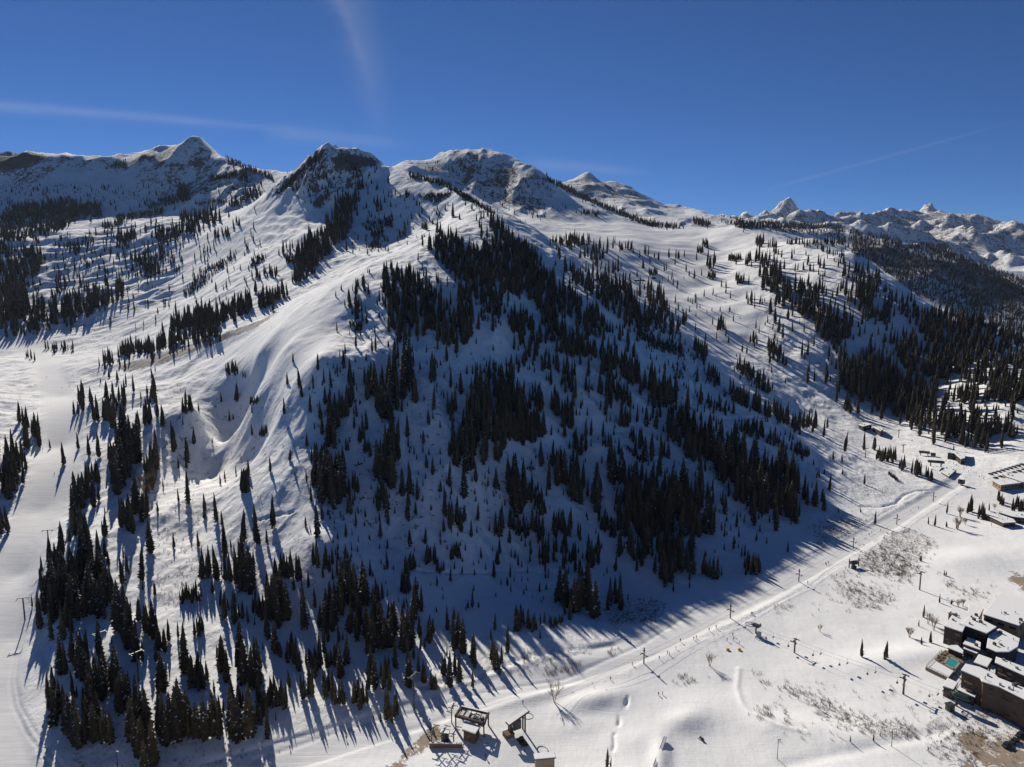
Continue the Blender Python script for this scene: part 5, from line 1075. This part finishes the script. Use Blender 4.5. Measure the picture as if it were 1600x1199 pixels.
# distant terminal in the bowl
t = thing('lift_terminal', 'long dark green lift terminal between firs in the upper bowl', 'lift station', gp(999, 443), .05)
MB().box((0,0,4.6), (19,4,2.2)).build('housing', 'green_metal', t, bevel=.8); MB().box((0,0,5.9), (17,3,.5)).build('roof_snow', 'roof_snow', t, bevel=.15)
for x in (-6, 6): MB().box((x,0,1.6), (1.2,1.2,4.4)).build('pedestal', 'dark_metal', t)
t = thing('patrol_hut', 'small dark patrol hut by two firs in the upper bowl', 'hut', gp(1021, 436), .1); MB().box((0,0,1.6), (7,4,3.4)).build('wall', 'dark_wall', t); MB().box((0,0,3.5), (7.6,4.6,.5)).build('roof_snow', 'roof_snow', t, bevel=.1); MB().box((0,-2.05,1.6), (2,.1,1.2)).build('window', 'glass', t)
p = gp(1392, 701); t = thing('lift_terminal', 'dark lift platform with snow cap on the far lower run', 'lift station', gp(1444, 712), -.4)
MB().box((0,0,3.2), (9,3.4,2)).build('housing', 'green_metal', t, bevel=.4); MB().box((7,-2,2.2), (4,3,2.6)).build('booth', 'dark_metal', t, bevel=.1)
for x in (-3, 3): MB().box((x,0,1), (.7,.7,3)).build('post', 'dark_metal', t)
t = thing('lift_terminal', 'dark green chairlift terminal behind the two snow-roofed huts', 'lift station', gp(1462, 729), -.35)
MB().box((0,0,4.2), (13,3.4,2)).build('housing', 'green_metal', t, bevel=.5)
for x in (-4, 4): MB().box((x,0,1.4), (.8,.8,4)).build('post', 'dark_metal', t)
# snow machines
def groomer(label, u, v, rz, sc=1):
    t = thing('snow_groomer', label, 'snow groomer', gp(u, v), rz); t.scale = (sc,)*3
    MB().box((0,0,1.1), (4.2,2.2,.7)).build('body', 'green_metal', t, bevel=.12); cb = MB().box((.9,0,2.0), (1.7,2.0,1.3)).build('cab', 'dark_metal', t, bevel=.2); MB().box((1.78,0,2.1), (.06,1.7,.8)).build('windscreen', 'glass', cb)
    for s in (-1, 1): MB().box((0,s*1.35,.45), (4.6,.7,.9)).build('track', 'dark_metal', t, bevel=.25)
    MB().box((2.9,0,.6), (.3,4.0,1.0)).build('blade', 'dark_metal', t); MB().box((-2.9,0,.4), (.9,3.8,.5)).build('tiller', 'dark_metal', t)
groomer('green tracked machine parked below the slanted-roof terminal', 816, 1161, 2.0, .75)
t = thing('snowmobile', 'black snowmobile parked alone on the piste near the bottom', 'snowmobile', gp(1096, 1156), 2.3)
MB().box((0,0,.55), (1.9,.7,.4)).build('body', 'dark_metal', t, bevel=.12); MB().box((-.3,0,.85), (1.1,.45,.25)).build('seat', 'dark_metal', t, bevel=.08); MB().box((.55,0,1.1), (.08,.7,.4)).build('windscreen', 'glass', t)
for s in (-1, 1): MB().box((.9,s*.45,.12), (1.1,.16,.1)).build('ski', 'dark_metal', t)
MB().box((-.5,0,.2), (1.6,.45,.4)).build('track', 'dark_metal', t, bevel=.1); MB().box((.35,0,1.15), (.06,.9,.06)).build('handlebar', 'dark_metal', t)
# parked cars by the far village
car0 = None
cols = ['dark_metal','grey_metal','jacket_blue','frame_white','dark_wall','jacket_red']
cgrp = 'cars parked in the far village lot'
paint = {}
for r_, (ua, va, ub, vb, n_) in enumerate(((1548,742,1597,727,9),(1556,748,1600,735,7))):
    for k in range(n_):
        u = ua+(ub-ua)*k/(n_-1); v = va+(vb-va)*k/(n_-1); p = gp(u, v)
        if p is None: continue
        lab = '%s parked car from the left in the %s row of the village lot' % (['first','second','third','fourth','fifth','sixth','seventh','eighth','ninth'][k], ['far','near'][r_])
        if car0 is None:
            car0 = thing('parked_car', lab, 'car', p, 1.9, cgrp)
            MB().box((0,0,.62), (4.3,1.8,.65)).build('body', 'dark_metal', car0, bevel=.15); MB().box((-.2,0,1.2), (2.3,1.6,.6)).build('cabin', 'glass', car0, bevel=.2)
            for sx in (-1.35,1.35):
                for sy in (-.85,.85): MB().tube((sx,sy-.1,.33), (sx,sy+.1,.33), .33, .33, 10).build('wheel', 'dark_metal', car0)
        else: copy_thing(car0, p, 1.9+.05*math.sin(k*3), lab)
# cars at the bottom right corner of the road, seen against the dark verge
for k, (u, v) in enumerate(((1573,1166),(1585,1160),(1594,1150))):
    copy_thing(car0, gp(u, v), .55, ['dark car at the bottom right, first in the roadside row', 'dark car at the bottom right, middle of the roadside row', 'dark car at the bottom right, last in the roadside row'][k])['group'] = 'cars parked along the bottom right road'

# ---------------------------------------------------------------- bare trees
def bare_tree(label, u, v, hpx, seed, spread=.5, group=None, mt='twig'):
    p = gp(u, v); fwd = p.y*math.cos(PITCH)-(p.z-CAM_H)*math.sin(PITCH); H = hpx*fwd/F_PX*1.12
    t = thing('bare_tree', label, 'tree', p, 0, group); r = random.Random(seed); tm = MB(); bm_ = MB()
    stems = r.randint(3, 5)
    def br(a, d, L, rad, lev):
        b = a+d*L; (tm if lev == 0 else bm_).tube(a, b, rad, rad*.6, 4)
        if lev >= 3: return
        for k in range(5 if lev < 2 else 4):
            nd = (d+Vector((r.gauss(0, .35), r.gauss(0, .35), r.uniform(0, .25)))).normalized(); br(a.lerp(b, r.uniform(.45, 1)), nd, L*r.uniform(.5, .75), rad*.5, lev+1)
    for s in range(stems):
        a = 6.28*s/stems+r.random(); d = Vector((math.cos(a)*spread*.5, math.sin(a)*spread*.5, 1)).normalized(); br(Vector((math.cos(a)*.15, math.sin(a)*.15, -.3)), d, H*.42, H*.014+.02, 0)
    tm.build('trunk', 'twig', t); bm_.build('branches', 'twig', t)
bare_tree('large bare tree with a round crown beside the lane above the base station', 866, 1097, 38, 1, .6)
bare_tree('bare upright tree in the open snow right of the first tow post', 1109, 1041, 26, 2, .4)
bare_tree('small leafless tree on the open slope left of the two firs', 1281, 987, 14, 3, .5)
for k, (u, v, h, lb) in enumerate(((1421,996,20,'bare birch at the left corner of the lodge garden'), (1459,985,24,'bare aspen in the lodge garden, nearest the dark block'), (1450,975,22,'bare aspen in the middle of the lodge garden'), (1497,948,14,'bare sapling behind the stepped lodge, left'), (1504,947,14,'bare sapling behind the stepped lodge, right'), (1497,983,16,'bare tree against the stepped lodge front'), (1500,808,20,'pale round bare tree among the village firs'), (1496,828,22,'tan bare tree in front of the village firs'), (1554,797,12,'small round bare tree behind the low brown lodge'), (1508,820,12,'small bare tree right of the tan bare tree'))):
    bare_tree(lb, u, v, h, 20+k, .35)
for k, (u, v, h) in enumerate(((225,770,34),(231,782,30),(216,780,30),(236,760,26),(222,795,28))): bare_tree('leafless pale brown thicket tree, %s of five in the gully at left' % ['first','second','third','fourth','fifth'][k], u, v, h, 50+k, .5, 'bare trees in the left gully')
# ---------------------------------------------------------------- skiers
def person_mesh(seed, jacket):
    verts = [(0,0,.92),(0,.02,1.15),(0,.05,1.40),(0,.07,1.50),(0,.09,1.62),(0,.10,1.74),
             (.10,0,.86),(.13,-.10,.48),(.13,.0,.08),(.13,-.16,.04), (-.10,0,.86),(-.13,-.06,.48),(-.14,.06,.08),(-.14,-.10,.04),
             (.19,.05,1.38),(.30,-.02,1.12),(.28,-.24,1.02), (-.19,.05,1.38),(-.30,.0,1.12),(-.27,-.22,1.04)]
    edges = [(0,1),(1,2),(2,3),(3,4),(4,5),(0,6),(6,7),(7,8),(8,9),(0,10),(10,11),(11,12),(12,13),(2,14),(14,15),(15,16),(2,17),(17,18),(18,19)]
    rad = [.15,.15,.17,.075,.105,.08,.10,.075,.055,.05,.10,.075,.055,.05,.085,.06,.045,.085,.06,.045]
    me = bpy.data.meshes.new('person'); me.from_pydata(verts, edges, []); o = bpy.data.objects.new('tmp', me); C.objects.link(o)
    sk = o.modifiers.new('skin', 'SKIN'); me.skin_vertices.new() if not me.skin_vertices else None
    for i, r in enumerate(rad): me.skin_vertices[0].data[i].radius = (r, r)
    me.skin_vertices[0].data[0].use_root = True
    s = o.modifiers.new('sub', 'SUBSURF'); s.levels = 1; s.render_levels = 1
    dg = bpy.context.evaluated_depsgraph_get(); ev = bpy.data.meshes.new_from_object(o.evaluated_get(dg)); ev.name = 'person'
    bpy.data.objects.remove(o)
    ev.materials.clear()
    for k in (jacket, 'trousers', 'skin'): ev.materials.append(M[k])
    for f in ev.polygons:
        z = f.center.z; f.material_index = 1 if z < .93 or z > 1.66 else (2 if z > 1.54 and f.center.y < .1 else 0); f.use_smooth = True
    return ev
pm = {k: person_mesh(i, k) for i, k in enumerate(('jacket_dark', 'jacket_red', 'jacket_blue'))}
PEOPLE = [
 ('on the groomed lane between the first and second tow posts', [(988,1040),(1043,1022),(1046,1024),(1056,1015),(1084,1000),(1088,998),(1063,1003),(954,1063),(1030,1030),(1119,982),(1108,986)]),
 ('gathered in front of the lone return station', [(1145,994),(1146,1001),(1136,1002),(1155,1007),(1174,961),(1176,961)]),
 ('on the piste between the mounds and the lane', [(1029,1087),(1035,1086)]),
 ('high on the tow lane above the mountain shadow', [(1262,912),(1290,882),(1294,881),(1291,884),(1321,890),(1358,837),(1362,834),(1376,830),(1423,800),(1435,795)]),
 ('below the chairlift terminal by the lodge', [(1498,1136),(1511,1141),(1514,1141),(1520,1145),(1490,1152),(1470,1163),(1450,1174)]),
 ('on the lane left of the base station', [(511,1139),(584,1125),(610,1149),(600,1124),(541,1156),(453,1171)]),
 ('near the base station huts', [(759,1184),(819,1178),(817,1100)]),
 ('on the village snow square below the day lodge', [(1478,722),(1484,723),(1490,725),(1494,728),(1498,730),(1502,727),(1506,733),(1510,731),(1513,738),(1517,736),(1521,742),(1525,740),(1530,746),(1534,744),(1537,749),(1466,722),(1472,727)]),
 ('on the left groomed run', [(85,742),(67,703)]),
 ('on the sunlit spur', [(403,779),(407,778),(394,781)])]
rp = random.Random(21); ORD = ['first','second','third','fourth','fifth','sixth','seventh','eighth','ninth','tenth','eleventh','twelfth','thirteenth','fourteenth','fifteenth','sixteenth','seventeenth']
for place, pl in PEOPLE:
    pl = sorted(pl)
    for k, (u, v) in enumerate(pl):
        jk = rp.choice(('jacket_dark','jacket_dark','jacket_dark','jacket_red','jacket_blue')); p = gp(u, v)
        if p is None: continue
        o = bpy.data.objects.new('person', pm[jk]); C.objects.link(o); o.location = p; o.rotation_euler = (0, 0, rp.uniform(0, 6.28))
        tag(o, '%s skier from the left %s' % (ORD[k], place), 'person', 'skiers '+place)

# ---------------------------------------------------------------- willow scrub poking through the snow
def scrub():
    r = random.Random(31); V = []; Fq = []; mi = []
    jobs = [(p, 1.0, (.7, 1.7), 0) for p in SCRUB]+[(p, .55, (.8, 1.7), 1) for p in STRIP]+[(FLAT[0], .10, (1.0, 2.2), 1), (FLAT[1], .22, (1.0, 2.0), 1)]
    jobs += [([(1440,1130),(1600,1085),(1600,1140),(1500,1199),(1450,1180)], .5, (.4, .9), 1), ([(650,1060),(960,1000),(960,1015),(740,1070),(650,1085)], .25, (.5, 1.2), 0), ([(820,1010),(900,1020),(900,1050),(800,1060)], .2, (.6, 1.3), 0), ([(100,1160),(170,1130),(450,1175),(400,1199),(120,1199)], .12, (.4, 1.0), 0),
             ([(540,640),(700,640),(700,860),(560,860)], .05, (.5, 1.2), 0), ([(230,760),(300,760),(330,900),(260,960),(230,880)], .15, (.6, 1.6), 0)]
    for poly, dens, (h0, h1), kind in jobs:
        xs = [p[0] for p in poly]; ys = [p[1] for p in poly]
        A = .5*abs(sum(poly[i][0]*poly[(i+1) % len(poly)][1]-poly[(i+1) % len(poly)][0]*poly[i][1] for i in range(len(poly))))
        n_ = int(A*.30*dens)
        for _ in range(n_):
            x, y = r.uniform(min(xs)-6, max(xs)+6), r.uniform(min(ys)-4, max(ys)+4)
            if not in_poly(x, y, poly) and r.random() < .93: continue
            if r.random() > .35+.9*max(0, float(fbm(np.array([x/14.]), np.array([y/9.]), 2)[0])+.25): continue
            p = on_ground(x, y)
            if p is None: continue
            H = r.uniform(h0, h1)
            for b in range(9):
                a = r.uniform(0, 6.28); l = r.uniform(.25, .75)*H; h = H*r.uniform(.5, 1); w = r.uniform(.025, .06); ox, oy = r.uniform(-.5, .5), r.uniform(-.5, .5); wa = a+1.57
                k = len(V); V += [(p.x+ox-w*math.cos(wa), p.y+oy-w*math.sin(wa), p.z-.15), (p.x+ox+w*math.cos(wa), p.y+oy+w*math.sin(wa), p.z-.15), (p.x+ox+l*math.cos(a)+w*.5*math.cos(wa), p.y+oy+l*math.sin(a)+w*.5*math.sin(wa), p.z+h), (p.x+ox+l*math.cos(a)-w*.5*math.cos(wa), p.y+oy+l*math.sin(a)-w*.5*math.sin(wa), p.z+h)]
                Fq.append((k, k+1, k+2, k+3)); mi.append(kind)
    me = mesh_np('willow_scrub', np.array(V), np.array(Fq), False, np.array(mi)); me.materials.append(M['scrub_twig']); me.materials.append(M['scrub_red'])
    o = bpy.data.objects.new('willow_scrub', me); C.objects.link(o); tag(o, 'brown leafless willow scrub poking through the snow', 'scrub', kind='stuff'); print('scrub', len(Fq))
M['scrub_twig'] = mat('scrub_twig', (.15,.11,.085), .9, .1); M['scrub_red'] = mat('scrub_red', (.16,.095,.065), .9, .1)
scrub()
# ---------------------------------------------------------------- the air between here and the far ranges
HX0, HX1, HY0, HY1 = GX.min()-50, GX.max()+50, -200.0, GY.max()+50
hz_ = MB().box(((HX0+HX1)/2, (HY0+HY1)/2, (GZ.max()+60+GZ.min()-3)/2), (HX1-HX0, HY1-HY0, GZ.max()+60-(GZ.min()-3)))
M['air'] = bpy.data.materials.new('air'); M['air'].use_nodes = True; nt = M['air'].node_tree
for nd in list(nt.nodes):
    if nd.type == 'BSDF_PRINCIPLED': nt.nodes.remove(nd)
pv = nt.nodes.new('ShaderNodeVolumePrincipled'); pv.inputs['Color'].default_value = (.62, .76, 1, 1); pv.inputs['Density'].default_value = 1.15e-5; pv.inputs['Anisotropy'].default_value = .2
nt.links.new(pv.outputs[0], next(nd for nd in nt.nodes if nd.type == 'OUTPUT_MATERIAL').inputs['Volume'])
hob = hz_.build('haze', 'air'); hob['kind'] = 'stuff'; hob['label'] = 'thin blue mountain air'
